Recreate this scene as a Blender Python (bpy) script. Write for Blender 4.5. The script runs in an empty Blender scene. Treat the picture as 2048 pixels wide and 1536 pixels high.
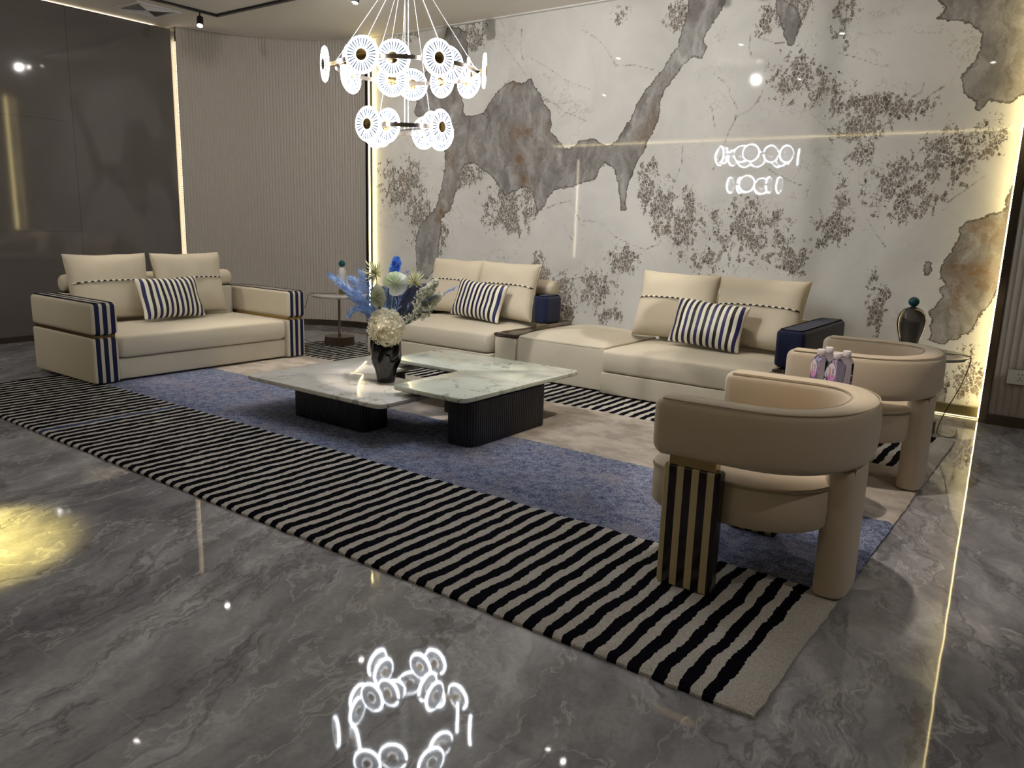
import bpy, bmesh, math, random
import numpy as np
from mathutils import Vector, Matrix, noise
PI = math.pi
SC = bpy.context.scene
COL = SC.collection
random.seed(7)

# ------------------------------------------------------------------ camera, world, exposure, lights
cam = bpy.data.cameras.new('camera'); cam_ob = bpy.data.objects.new('camera', cam); COL.objects.link(cam_ob)
cam.sensor_width = 36; cam.lens = 1562.85 / 2048 * 36; cam.clip_start = .05
_R = Matrix(((0.80226, 0.59622, 0.02997), (-0.14413, 0.14473, 0.97892), (0.57931, -0.78967, 0.20205))).transposed()
cam_ob.matrix_world = Matrix.Translation((0, 0, 1.35)) @ _R.to_4x4()
SC.camera = cam_ob
SC.view_settings.view_transform = 'Standard'; SC.view_settings.look = 'None'
SC.view_settings.exposure = 0.5; SC.view_settings.gamma = 1.0; SC.view_settings.use_curve_mapping = False
w = bpy.data.worlds.new('world'); SC.world = w; w.use_nodes = True
w.node_tree.nodes['Background'].inputs[0].default_value = (.9, .93, 1, 1)
w.node_tree.nodes['Background'].inputs[1].default_value = 0.05

def area_light(name, loc, sx, sy, power, color, rot=(0, 0, 0)):
    l = bpy.data.lights.new(name, 'AREA'); l.shape = 'RECTANGLE'; l.size = sx; l.size_y = sy; l.energy = power; l.color = color
    o = bpy.data.objects.new(name, l); o.location = loc; o.rotation_euler = rot; COL.objects.link(o); return o
def spot_light(name, loc, target, power, angle=50, color=(1, .86, .7), blend=.5, size=.03):
    l = bpy.data.lights.new(name, 'SPOT'); l.energy = power; l.spot_size = math.radians(angle); l.spot_blend = blend
    l.color = color; l.shadow_soft_size = size
    o = bpy.data.objects.new(name, l); o.location = loc
    o.rotation_euler = (Vector(target) - Vector(loc)).to_track_quat('-Z', 'Y').to_euler(); COL.objects.link(o); return o
# wide fill spots, added for ambient light behind the viewer and over the right-hand passage
for p_, e_ in (((-2.5, -1.2, 3.36), 44), ((-6.5, -.8, 3.36), 62), ((1.6, 2.4, 3.36), 50), ((1.8, 5.0, 3.36), 30), ((-9.5, 1.5, 3.36), 40)):
    spot_light('downlight', p_, (p_[0], p_[1], 0), e_, 150, (1, .94, .88), 1.0, .02)
# wide washers added to brighten the fluted, dark and marble walls
for p_, t_, e_, a_ in (((-5.1, 5.12, 3.26), (-8.2, 6.3, 1.6), 55, 110), ((-6.0, .8, 3.36), (-8.75, 3.9, 1.5), 130, 100),
                       ((-3.9, 3.1, 3.26), (-3.9, 6.78, 1.7), 190, 125)):
    spot_light('wall_fill_light', p_, t_, e_, a_, (1, .95, .89), 1.0, .02)
spot_light('yellow_downlight', (-3.6, .5, 3.3), (-3.56, .93, 0), 1900, 21, (1, .82, .22), 1.0, .05)
WARM = (1, .88, .74)
# track spots: (head position, target, power, cone)
SPOTS = [((-7.8, 5.0, 3.28), (-6.3, 3.9, .4), 38, 42), ((-5.67, 5.2, 3.28), (-5.5, 4.0, 0), 110, 34),
         ((-4.75, 5.2, 3.28), (-4.9, 5.9, .45), 42, 46), ((-3.3, 5.2, 3.28), (-3.45, 5.85, .45), 49, 44),
         ((-2.3, 5.2, 3.28), (-2.3, 5.85, .45), 46, 48), ((-1.75, 5.2, 3.28), (-2.3, 4.4, 0), 110, 40),
         ((-1.25, 3.1, 3.28), (-0.85, 3.75, .2), 130, 44), ((-6.2, 3.0, 3.28), (-6.35, 3.9, .4), 49, 44),
         ((-3.1, 5.2, 3.28), (-3.7, 3.9, .3), 33, 44), ((-3.35, 3.02, 3.28), (-3.72, 3.62, .75), 200, 20)]
for p, t, e, a in SPOTS:
    spot_light('track_spot_light', (p[0], p[1], p[2] - .16), t, e, a, WARM)

# ------------------------------------------------------------------ materials
def lin(c):
    return tuple(((v / 255) / 12.92 if v / 255 <= .04045 else ((v / 255 + .055) / 1.055) ** 2.4) for v in c) + (1,)
class NT:
    def __init__(s, name):
        s.m = bpy.data.materials.new(name); s.m.use_nodes = True; s.t = s.m.node_tree; s.N = s.t.nodes
        s.p = s.N['Principled BSDF']; s.out = s.N['Material Output']; s._pos = None
    def n(s, typ, **kw):
        x = s.N.new(typ)
        for k, v in kw.items(): setattr(x, k, v)
        return x
    def l(s, a, b): s.t.links.new(a, b)
    def set(s, node, i, v):
        if hasattr(v, 'links'): s.l(v, node.inputs[i])
        else: node.inputs[i].default_value = v
    def math(s, op, a, b=0.0, c=None, clamp=False):
        x = s.n('ShaderNodeMath', operation=op); x.use_clamp = clamp
        s.set(x, 0, a); s.set(x, 1, b)
        if c is not None: s.set(x, 2, c)
        return x.outputs[0]
    def ramp(s, fac, stops, interp='LINEAR'):
        x = s.n('ShaderNodeValToRGB'); x.color_ramp.interpolation = interp
        e = x.color_ramp.elements
        while len(e) < len(stops): e.new(.5)
        for k, (p, c) in enumerate(stops):
            e[k].position = p; e[k].color = c if len(c) == 4 else tuple(c) + (1,)
        s.set(x, 0, fac); return x.outputs[0]
    def mix(s, fac, a, b, blend='MIX'):
        x = s.n('ShaderNodeMix', data_type='RGBA', blend_type=blend)
        s.set(x, 0, fac); s.set(x, 6, a); s.set(x, 7, b); return x.outputs[2]
    def pos(s, kind='Object'):
        x = s.n('ShaderNodeTexCoord'); return x.outputs[kind]
    def xyz(s, v):
        x = s.n('ShaderNodeSeparateXYZ'); s.l(v, x.inputs[0]); return x.outputs
    def mapping(s, v, loc=(0, 0, 0), rot=(0, 0, 0), scale=(1, 1, 1)):
        x = s.n('ShaderNodeMapping'); s.l(v, x.inputs[0])
        x.inputs[1].default_value = loc; x.inputs[2].default_value = rot; x.inputs[3].default_value = scale; return x.outputs[0]
    def noise(s, v, scale, detail=4, rough=.5, dist=0.0, color=False):
        x = s.n('ShaderNodeTexNoise'); s.l(v, x.inputs['Vector'])
        x.inputs['Scale'].default_value = scale; x.inputs['Detail'].default_value = detail
        x.inputs['Roughness'].default_value = rough; x.inputs['Distortion'].default_value = dist
        return x.outputs['Color' if color else 'Fac']
    def vor(s, v, scale, feature='F1', rand=1.0, out='Distance'):
        x = s.n('ShaderNodeTexVoronoi', feature=feature); s.l(v, x.inputs['Vector'])
        x.inputs['Scale'].default_value = scale; x.inputs['Randomness'].default_value = rand; return x.outputs[out]
    def vadd(s, a, b, sc=1.0):
        m = s.n('ShaderNodeVectorMath', operation='MULTIPLY_ADD'); s.l(b, m.inputs[0]); m.inputs[1].default_value = (sc,) * 3; s.l(a, m.inputs[2]); return m.outputs[0]
    def bump(s, h, strength=.3, dist=.01):
        x = s.n('ShaderNodeBump'); s.l(h, x.inputs['Height']); x.inputs['Strength'].default_value = strength
        x.inputs['Distance'].default_value = dist; s.l(x.outputs[0], s.p.inputs['Normal']); return x
    def base(s, c=None, rough=None, metal=None, spec=None, **kw):
        if c is not None: s.set(s.p, 'Base Color', c)
        if rough is not None: s.set(s.p, 'Roughness', rough)
        if metal is not None: s.p.inputs['Metallic'].default_value = metal
        if spec is not None: s.p.inputs['Specular IOR Level'].default_value = spec
        for k, v in kw.items(): s.set(s.p, k.replace('_', ' '), v)
        return s.m
def emis(name, c, st):
    t = NT(name); t.base(lin((20, 20, 20)), .5)
    t.p.inputs['Emission Color'].default_value = c; t.p.inputs['Emission Strength'].default_value = st; return t.m
def plain(name, c, rough=.5, metal=0.0, spec=.5, nz=0.06, sc=30):
    t = NT(name); n = t.noise(t.pos(), sc, 3)
    col = t.mix(t.math('MULTIPLY', n, nz * 4), lin(c), tuple(v * .6 for v in lin(c)[:3]) + (1,))
    return t.base(col, rough, metal, spec)
def fabric(name, c, weave=420, bump=.25, sheen=.15, rough=.85):
    t = NT(name); p = t.pos()
    n = t.noise(p, weave, 2); big = t.noise(p, 2.5, 3)
    c0 = lin(c); c1 = tuple(v * .86 for v in c0[:3]) + (1,)
    col = t.mix(t.math('MULTIPLY', n, .6), c0, c1)
    col = t.mix(t.math('MULTIPLY', big, .22), col, tuple(v * .8 for v in c0[:3]) + (1,))
    t.bump(t.math('ADD', t.math('MULTIPLY', n, .3), t.math('MULTIPLY', big, 2.0)), bump, .004)
    t.base(col, rough, 0, .3); t.p.inputs['Sheen Weight'].default_value = sheen; return t.m
M = {}
CREAM = (203, 194, 174)
M['cream'] = fabric('cream_leather', CREAM, 300, .12, .1, .62)
M['cushion'] = fabric('cream_cushion_fabric', (206, 195, 172), 380, .25)
M['chair'] = fabric('beige_nubuck', (200, 184, 160), 350, .12, .3, .6)
M['navy'] = fabric('navy_fabric', (17, 25, 58), 300, .3)
M['brass'] = plain('brass', (176, 150, 100), .25, 1)
M['chrome'] = plain('dark_chrome', (150, 140, 130), .15, 1)
M['nickel'] = plain('bronze_nickel', (120, 108, 96), .3, 1)
M['black'] = plain('black_metal', (14, 14, 17), .35, 0)
M['black_gloss'] = plain('glossy_black_ceramic', (8, 8, 9), .06, 0, .6)
M['white'] = plain('white_plastic', (225, 222, 218), .4)
M['teal'] = plain('teal_glass_ball', (8, 72, 84), .08, 0, .6)
M['piping'] = fabric('cream_piping', (170, 158, 134), 300, .1)
M['cord'] = plain('black_cord', (12, 12, 12), .5)
def arm_stripes():
    t = NT('navy_striped_arm'); x = t.xyz(t.pos())[0]
    d = t.math('ABSOLUTE', t.math('SUBTRACT', t.math('ABSOLUTE', x), .905))
    k = t.math('ABSOLUTE', t.math('SUBTRACT', d, .06))
    a = t.math('LESS_THAN', d, .0175); b = t.math('LESS_THAN', k, .0175)
    f = t.math('MAXIMUM', a, b); n = t.noise(t.pos(), 320, 2)
    cr = t.mix(t.math('MULTIPLY', n, .5), lin(CREAM), lin((180, 170, 148)))
    nv = t.mix(n, lin((20, 29, 68)), lin((12, 18, 46)))
    t.bump(n, .15, .004); return t.base(t.mix(f, cr, nv), .75, 0, .3)
M['arm'] = arm_stripes()
def pillow_stripes():
    t = NT('navy_black_pillow_stripes'); x = t.xyz(t.pos())[0]
    u = t.math('DIVIDE', x, .0525); u = t.math('ADD', u, 20.5)
    fr = t.math('ABSOLUTE', t.math('SUBTRACT', t.math('FRACT', u), .5))
    dark = t.math('LESS_THAN', fr, .25)
    alt = t.math('GREATER_THAN', t.math('FRACT', t.math('MULTIPLY', t.math('FLOOR', u), .5)), .25)
    dk = t.mix(alt, lin((12, 11, 16)), lin((28, 32, 84)))
    n = t.noise(t.pos(), 380, 2)
    t.bump(n, .2, .003)
    return t.base(t.mix(dark, lin((228, 222, 204)), dk), .5, 0, .4)
M['pillow'] = pillow_stripes()
def dash():
    t = NT('black_white_dashed_piping'); x = t.xyz(t.pos())[0]
    f = t.math('GREATER_THAN', t.math('FRACT', t.math('ADD', t.math('DIVIDE', x, .05), 20)), .5)
    return t.base(t.mix(f, lin((10, 10, 12)), lin((235, 230, 215))), .6)
M['dash'] = dash()
def lacquer():
    t = NT('lacquered_stripe_panel'); x = t.xyz(t.pos())[0]
    f = t.math('FRACT', t.math('ADD', t.math('DIVIDE', x, .0585), 10.26))
    d = t.math('LESS_THAN', f, .47)
    n = t.noise(t.mapping(t.pos(), scale=(60, 60, 6)), 6, 4)
    c = t.mix(n, lin((196, 180, 140)), lin((176, 160, 120))); b = t.mix(n, lin((34, 22, 24)), lin((16, 12, 14)))
    t.base(t.mix(d, b, c), .25, 0, .4); t.p.inputs['Coat Weight'].default_value = .2; return t.m
M['lacquer'] = lacquer()
def white_marble(name, tint):
    t = NT(name); p = t.pos()
    wp = t.vadd(p, t.noise(p, 1.6, 5, .6, 0, True), .9)
    m = t.mapping(wp, rot=(0, 0, .6), scale=(1, 3.2, 1))
    v = t.noise(m, 1.5, 4, .5)
    vein = t.ramp(t.math('ABSOLUTE', t.math('SUBTRACT', v, .5)), [(0, (1, 1, 1)), (.02, (0, 0, 0))])
    msk = t.ramp(t.noise(p, 1.7, 3), [(.42, (0, 0, 0)), (.62, (1, 1, 1))])
    c = t.mix(t.noise(p, 4, 6), lin(tint), lin(tuple(x * .95 for x in tint)))
    c = t.mix(t.math('MULTIPLY', vein, t.math('MULTIPLY', msk, .75)), c, lin((96, 104, 104)))
    cl = t.ramp(t.noise(m, 1.1, 8, .7), [(.5, (0, 0, 0)), (.72, (1, 1, 1))])
    c = t.mix(t.math('MULTIPLY', cl, .35), c, lin((150, 158, 146)))
    return t.base(c, .08, 0, .5)
M['marbleA'] = white_marble('white_marble_top', (222, 220, 214))
M['marbleB'] = white_marble('green_white_marble_top', (212, 218, 204))
def dark_stone():
    t = NT('dark_brown_veined_stone'); p = t.pos()
    n = t.noise(t.mapping(p, scale=(9, 1.2, 4)), 3, 8, .7, 1.0)
    return t.base(t.ramp(n, [(.3, lin((28, 22, 20))), (.55, lin((70, 58, 50))), (.75, lin((150, 138, 126)))]), .1)
M['stone'] = dark_stone()
def light_table():
    t = NT('grey_marble_round_top'); n = t.noise(t.pos(), 6, 7, .6, 1.2)
    return t.base(t.ramp(n, [(.3, lin((150, 145, 140))), (.6, lin((190, 186, 180)))]), .12)
M['roundtop'] = light_table()
def rug_mat():
    t = NT('tufted_wool_rug'); p = t.pos(); X, Y, Z = t.xyz(p)
    wv = t.math('MULTIPLY', t.math('SUBTRACT', t.noise(t.mapping(p, scale=(1, 1, 0)), 5.5, 3), .5), .05)
    wv2 = t.math('MULTIPLY', t.math('SUBTRACT', t.noise(p, 45, 2), .5), .014)
    wob = t.math('ADD', wv, wv2)
    xs = t.math('ADD', t.math('ADD', X, wob), .606 - .0203)
    f = t.math('FRACT', t.math('ADD', t.math('DIVIDE', xs, .0812), 100.0))   # 0..0.5 white half after shift
    white = t.math('GREATER_THAN', f, .5)
    edge = t.math('GREATER_THAN', t.math('ADD', X, wob), -.675)
    white = t.math('MAXIMUM', white, edge)
    fine = t.ramp(t.noise(p, 170, 3, .7), [(.3, (0, 0, 0)), (.7, (1, 1, 1))]); mid = t.noise(p, 26, 4, .6); big = t.noise(p, 3.5, 4, .6)
    cw = t.mix(fine, lin((218, 214, 206)), lin((164, 158, 150)))
    cb = t.mix(fine, lin((6, 6, 12)), lin((16, 16, 26)))
    bl = t.math('LESS_THAN', t.math('ABSOLUTE', t.math('ADD', X, 5.03)), .03)
    cb = t.mix(bl, cb, t.mix(fine, lin((70, 84, 122)), lin((50, 62, 96))))
    stripes = t.mix(white, cb, cw)
    g = t.ramp(t.math('ADD', t.math('MULTIPLY', fine, .5), t.math('MULTIPLY', mid, .5)), [(.38, (0, 0, 0)), (.62, (1, 1, 1))])
    blue = t.mix(g, lin((58, 70, 108)), lin((160, 166, 188)))
    blue = t.mix(t.math('MULTIPLY', t.ramp(big, [(.5, (0, 0, 0)), (.68, (1, 1, 1))]), .55), blue, lin((150, 142, 150)))
    bg = t.ramp(t.noise(t.mapping(p, rot=(0, 0, .3), scale=(1, 1.5, 1)), 4, 6, .65), [(.42, (0, 0, 0)), (.62, (1, 1, 1))])
    beige = t.mix(bg, lin((210, 201, 190)), lin((170, 160, 150)))
    beige = t.mix(t.math('MULTIPLY', fine, .5), beige, lin((150, 140, 128)))
    ye = t.math('ADD', Y, t.math('MULTIPLY', t.math('SUBTRACT', t.noise(p, 30, 3), .5), .03))
    s1 = t.math('GREATER_THAN', ye, 2.93); s2 = t.math('GREATER_THAN', ye, 3.88); s3 = t.math('GREATER_THAN', ye, 4.87)
    c = t.mix(s1, stripes, blue); c = t.mix(s2, c, beige); c = t.mix(s3, c, stripes)
    t.bump(t.math('ADD', t.math('MULTIPLY', fine, 1.0), mid), .55, .012)
    return t.base(c, .95, 0, .05)
M['rug'] = rug_mat()
def floor_mat():
    t = NT('polished_grey_marble_tile'); p = t.pos('Object'); X, Y, Z = t.xyz(p)
    wp = t.vadd(p, t.noise(p, .9, 5, .62, 0, True), .55)
    wr = t.mapping(wp, rot=(0, 0, -.35)); m = t.mapping(wr, scale=(1.9, .75, 1))
    a = t.noise(m, 1.5, 10, .62, .25); b = t.noise(m, 4.5, 8, .65, .3); c_ = t.noise(p, 60, 3)
    s = t.math('ADD', t.math('MULTIPLY', a, .62), t.math('ADD', t.math('MULTIPLY', b, .3), t.math('MULTIPLY', c_, .08)))
    c = t.ramp(s, [(.36, lin((102, 101, 105))), (.45, lin((126, 125, 129))), (.54, lin((150, 149, 152))), (.64, lin((186, 185, 187)))])
    m2 = t.mapping(wr, scale=(1.8, .6, 1))
    vn = t.ramp(t.math('ABSOLUTE', t.math('SUBTRACT', t.noise(m2, 1.8, 9, .6, .5), .5)), [(0, (1, 1, 1)), (.012, (0, 0, 0))])
    c = t.mix(t.math('MULTIPLY', vn, .5), c, lin((196, 194, 190)))
    vd = t.ramp(t.math('ABSOLUTE', t.math('SUBTRACT', t.noise(t.mapping(wr, loc=(5, 3, 0), scale=(1.7, .45, 1)), 1.4, 9, .65, .3), .5)), [(0, (1, 1, 1)), (.02, (0, 0, 0))])
    c = t.mix(t.math('MULTIPLY', vd, .5), c, lin((70, 66, 64)))
    gx = t.math('ABSOLUTE', t.math('SUBTRACT', t.math('FRACT', t.math('ADD', t.math('DIVIDE', t.math('ADD', X, .46), .9), 50.5)), .5))
    gy = t.math('ABSOLUTE', t.math('SUBTRACT', t.math('FRACT', t.math('ADD', t.math('DIVIDE', t.math('SUBTRACT', Y, .93), 1.76), 50.5)), .5))
    grout = t.math('MAXIMUM', t.math('LESS_THAN', gx, .0012), t.math('LESS_THAN', gy, .0006))
    c = t.mix(t.math('MULTIPLY', grout, .45), c, lin((172, 166, 156)))
    t.bump(t.noise(p, 3.2, 2, .4), .02, .02)
    return t.base(c, .035, 0, .42)
M['floor'] = floor_mat()
def wall_marble():
    t = NT('polished_white_grey_marble_wall'); p = t.pos()
    def at(n):
        x = t.n('ShaderNodeAttribute', attribute_type='GEOMETRY'); x.attribute_name = n; return x.outputs['Fac']
    slab, speck, crack, rust = at('slab'), at('speck'), at('crack'), at('rust')
    q = t.mapping(p, scale=(1, 1, 1))
    # white ground
    wv = t.noise(q, 1.3, 8, .6, .5)
    white = t.ramp(wv, [(.3, lin((226, 224, 219))), (.7, lin((202, 200, 195)))])
    wp = t.vadd(q, t.noise(q, 2.0, 5, .65, 0, True), .55)
    fv = t.ramp(t.math('ABSOLUTE', t.math('SUBTRACT', t.noise(t.mapping(wp, rot=(0, .5, 0), scale=(1, 1, 2.2)), 1.7, 6, .6), .5)), [(0, (1, 1, 1)), (.006, (0, 0, 0))])
    fm = t.ramp(t.noise(q, 1.1, 3), [(.5, (0, 0, 0)), (.6, (1, 1, 1))])
    white = t.mix(t.math('MULTIPLY', t.math('MULTIPLY', fv, fm), .55), white, lin((132, 116, 98)))
    # cracks with wobble
    cw = t.math('ADD', crack, t.math('MULTIPLY', t.math('SUBTRACT', t.noise(q, 22, 5, .7), .5), .035))
    cf = t.ramp(t.math('ABSOLUTE', cw), [(0, (1, 1, 1)), (.0085, (0, 0, 0))])
    cf = t.math('MULTIPLY', cf, t.ramp(t.noise(q, 7, 3), [(.33, (.25, .25, .25)), (.5, (1, 1, 1))]))
    white = t.mix(t.math('MULTIPLY', cf, .85), white, lin((96, 84, 74)))
    # specks: clustered dark flecks of many sizes
    wq = t.vadd(q, t.noise(q, 14, 3, .6, 0, True), .06)
    fl = t.noise(t.mapping(wq, rot=(0, .5, 0), scale=(1.25, 1, .85)), 8.5, 10, .74); fine = t.noise(wq, 40, 5, .8)
    dens = t.math('MULTIPLY', speck, t.math('ADD', .55, t.math('MULTIPLY', t.noise(q, 3.0, 4, .6), .9)))
    th = t.math('SUBTRACT', .66, t.math('MULTIPLY', dens, .215))
    val = t.math('ADD', t.math('MULTIPLY', fl, .72), t.math('MULTIPLY', fine, .28))
    ve = t.vor(t.mapping(wq, rot=(0, .6, 0), scale=(1.3, 1, .8)), 30, feature='DISTANCE_TO_EDGE')
    vc = t.xyz(t.vor(t.mapping(wq, rot=(0, .6, 0), scale=(1.3, 1, .8)), 30, out='Color'))[0]
    val = t.math('ADD', val, t.math('MULTIPLY', t.math('SUBTRACT', vc, .5), .09))
    sp = t.math('MULTIPLY', t.math('MULTIPLY', t.math('GREATER_THAN', val, th), t.math('GREATER_THAN', speck, .02)), t.math('GREATER_THAN', ve, .045))
    scol = t.mix(t.noise(q, 18, 3), lin((98, 88, 80)), lin((142, 134, 126)))
    scol = t.mix(t.ramp(t.noise(q, 26, 3, .7), [(.56, (0, 0, 0)), (.6, (1, 1, 1))]), scol, lin((58, 48, 42)))
    scol = t.mix(t.math('MULTIPLY', t.ramp(t.noise(q, 4, 3), [(.5, (0, 0, 0)), (.62, (1, 1, 1))]), .5), scol, lin((120, 96, 74)))
    white = t.mix(t.math('MULTIPLY', sp, .9), white, scol)
    # grey slabs
    rg = t.math('ADD', slab, t.math('ADD', t.math('MULTIPLY', t.math('SUBTRACT', t.noise(q, 16, 6, .7), .5), .09), 0.0))
    inside = t.math('GREATER_THAN', rg, 0.0)
    edge = t.math('MULTIPLY', inside, t.math('LESS_THAN', rg, .012))
    gw = t.vadd(q, t.noise(q, 3, 6, .65, 0, True), .35)
    gn = t.noise(t.mapping(gw, rot=(0, .35, 0), scale=(2.2, 1, 1)), 3.4, 9, .68, .4)
    grey = t.ramp(gn, [(.3, lin((112, 108, 105))), (.48, lin((144, 140, 137))), (.6, lin((168, 165, 162))), (.75, lin((194, 191, 188)))])
    streak = t.ramp(t.noise(t.mapping(gw, rot=(0, .2, 0), scale=(5, 1, .9)), 3, 6, .6), [(.56, (0, 0, 0)), (.68, (1, 1, 1))])
    grey = t.mix(t.math('MULTIPLY', streak, .35), grey, lin((100, 88, 76)))
    rf = t.math('MULTIPLY', t.ramp(t.noise(gw, 4, 6, .7), [(.47, (0, 0, 0)), (.66, (1, 1, 1))]), t.math('MULTIPLY', rust, .8))
    grey = t.mix(rf, grey, lin((124, 92, 54)))
    grey = t.mix(t.math('MULTIPLY', edge, .6), grey, lin((70, 60, 50)))
    c = t.mix(inside, white, grey)
    return t.base(c, .03, 0, .5)
M['wall_marble'] = wall_marble()
def fluted(name, c):
    t = NT(name); n = t.noise(t.mapping(t.pos(), scale=(1, 1, .1)), 120, 3)
    return t.base(t.mix(n, lin(c), lin(tuple(v * .88 for v in c))), .55, 0, .4)
M['flute'] = fluted('taupe_fluted_panel', (178, 170, 160))
def dark_wall():
    t = NT('dark_grey_wall_panel'); p = t.pos(); X, Y, Z = t.xyz(p)
    n = t.noise(p, 1.5, 5, .6); f = t.noise(t.mapping(p, scale=(1, 1, .2)), 140, 3)
    c = t.mix(n, lin((106, 100, 96)), lin((88, 84, 81))); c = t.mix(t.math('MULTIPLY', f, .25), c, lin((60, 56, 54)))
    g = t.math('ABSOLUTE', t.math('SUBTRACT', Y, 4.085)); gz = t.math('ABSOLUTE', t.math('SUBTRACT', t.math('FRACT', t.math('ADD', t.math('DIVIDE', t.math('SUBTRACT', Z, 1.12), 1.12), 10.5)), .5))
    s = t.math('MAXIMUM', t.math('LESS_THAN', g, .003), t.math('MULTIPLY', t.math('LESS_THAN', gz, .0015), t.math('LESS_THAN', Y, 4.085)))
    c = t.mix(t.math('MULTIPLY', s, .6), c, lin((36, 33, 32)))
    return t.base(c, .05, 0, .6)
M['dark_wall'] = dark_wall()
M['ceiling'] = plain('ceiling_paint', (236, 231, 222), .8, nz=.02)
M['room'] = plain('showroom_wall_paint', (120, 114, 108), .7)
M['led_yellow'] = emis('warm_yellow_led', (1, .80, .36, 1), 10)
M['led_cream'] = emis('warm_white_led', (1, .86, .62, 1), 8)
M['slot'] = plain('cream_lit_slot', (216, 196, 166), .6)

# ------------------------------------------------------------------ mesh helpers
def link(name, bm, mat, parent=None, smooth=True, angle=40):
    me = bpy.data.meshes.new(name); bmesh.ops.recalc_face_normals(bm, faces=bm.faces); bm.to_mesh(me); bm.free()
    if smooth:
        me.polygons.foreach_set('use_smooth', [True] * len(me.polygons)); me.set_sharp_from_angle(angle=math.radians(angle))
    for m_ in (mat if isinstance(mat, (list, tuple)) else [mat]): me.materials.append(m_)
    o = bpy.data.objects.new(name, me); COL.objects.link(o)
    if parent: o.parent = parent
    return o
def tag(o, label, cat, group=None):
    o['label'] = label; o['category'] = cat
    if group: o['group'] = group
    return o
def thing(name, label, cat, loc=(0, 0, 0), rz=0, group=None):
    o = bpy.data.objects.new(name, None); COL.objects.link(o); o.location = loc; o.rotation_euler = (0, 0, rz)
    o.empty_display_size = .1
    return tag(o, label, cat, group)
def struct(name, bm, mat, smooth=False, angle=40):
    o = link(name, bm, mat, None, smooth, angle); o['kind'] = 'structure'; return o
def copy_tree(o, parent=None):
    c = o.copy(); COL.objects.link(c); c.parent = parent
    for ch in list(o.children): copy_tree(ch, c)
    return c
def box(bm, x0, x1, y0, y1, z0, z1, bev=0.0):
    vs = [bm.verts.new((x, y, z)) for z in (z0, z1) for x, y in ((x0, y0), (x1, y0), (x1, y1), (x0, y1))]
    fs = [bm.faces.new([vs[i] for i in f]) for f in ((3, 2, 1, 0), (4, 5, 6, 7), (0, 1, 5, 4), (1, 2, 6, 5), (2, 3, 7, 6), (3, 0, 4, 7))]
    if bev:
        ed = list({e for f in fs for e in f.edges})
        bmesh.ops.bevel(bm, geom=ed, offset=bev, segments=2, profile=.5, affect='EDGES')
    return bm
def B(*a, **k): return box(bmesh.new(), *a, **k)
def rrect(cx, cy, a, b, r, n=6, sub=6):
    r = max(min(r, a, b), .0005); pts = []
    for (sx, sy, a0) in ((1, 1, 0), (-1, 1, PI / 2), (-1, -1, PI), (1, -1, 3 * PI / 2)):
        for k in range(n + 1):
            t = a0 + PI / 2 * k / n
            pts.append((cx + sx * (a - r) + r * math.cos(t), cy + sy * (b - r) + r * math.sin(t)))
    out = []
    for i, p in enumerate(pts):
        out.append(p)
        if i % (n + 1) == n:
            q = pts[(i + 1) % len(pts)]
            for k in range(1, sub): out.append((p[0] + (q[0] - p[0]) * k / sub, p[1] + (q[1] - p[1]) * k / sub))
    return out
def rings(bm, loops, close=True):
    R_ = [[bm.verts.new(p) for p in lp] for lp in loops]
    for a, b in zip(R_, R_[1:]):
        for i in range(len(a)):
            j = (i + 1) % len(a); bm.faces.new((a[i], a[j], b[j], b[i]))
    if close:
        bm.faces.new(list(reversed(R_[0]))); bm.faces.new(R_[-1])
    return bm
def softbox(x0, x1, y0, y1, z0, z1, r=.02, rc=.03, crown=0.0, belly=0.0, bulge=0.0, bm=None, nz=0.0):
    bm = bm or bmesh.new(); cx, cy = (x0 + x1) / 2, (y0 + y1) / 2; a, b = (x1 - x0) / 2, (y1 - y0) / 2; m = min(a, b)
    prof = [(m * f, z0 - belly * (1 - (1 - f) ** 2.5)) for f in (.9, .6, .35, .15)]
    prof += [(r - r * math.sin(t), z0 + r - r * math.cos(t)) for t in (0, PI / 8, PI / 4, 3 * PI / 8, PI / 2)]
    for k in range(1, 5):
        f = k / 5; prof.append((-bulge * 4 * f * (1 - f), z0 + r + (z1 - z0 - 2 * r) * f))
    prof += [(r - r * math.cos(t), z1 - r + r * math.sin(t)) for t in (0, PI / 8, PI / 4, 3 * PI / 8, PI / 2)]
    prof += [(m * f, z1 + crown * (1 - (1 - f) ** 2.5)) for f in (.15, .25, .35, .5, .65, .8, .92)]
    lps = []
    for ins, z in prof:
        lps.append([(x, y, z) for x, y in rrect(cx, cy, a - ins, b - ins, (m - ins) * (rc / m + (.85 - min(rc / m, .85)) * min(1, max(ins, 0) / (.6 * m))))])
    rings(bm, lps)
    if nz:
        for v in bm.verts:
            v.co.z += nz * noise.noise(v.co * 6)
    return bm
def lathe(prof, n=32, bm=None, cx=0, cy=0, rfun=None):
    bm = bm or bmesh.new(); lps = []
    for r, z in prof:
        r = max(r, .0004)
        lps.append([(cx + (rfun(r, z, 2 * PI * k / n) if rfun else r) * math.cos(2 * PI * k / n), cy + (rfun(r, z, 2 * PI * k / n) if rfun else r) * math.sin(2 * PI * k / n), z) for k in range(n)])
    return rings(bm, lps)
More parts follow.
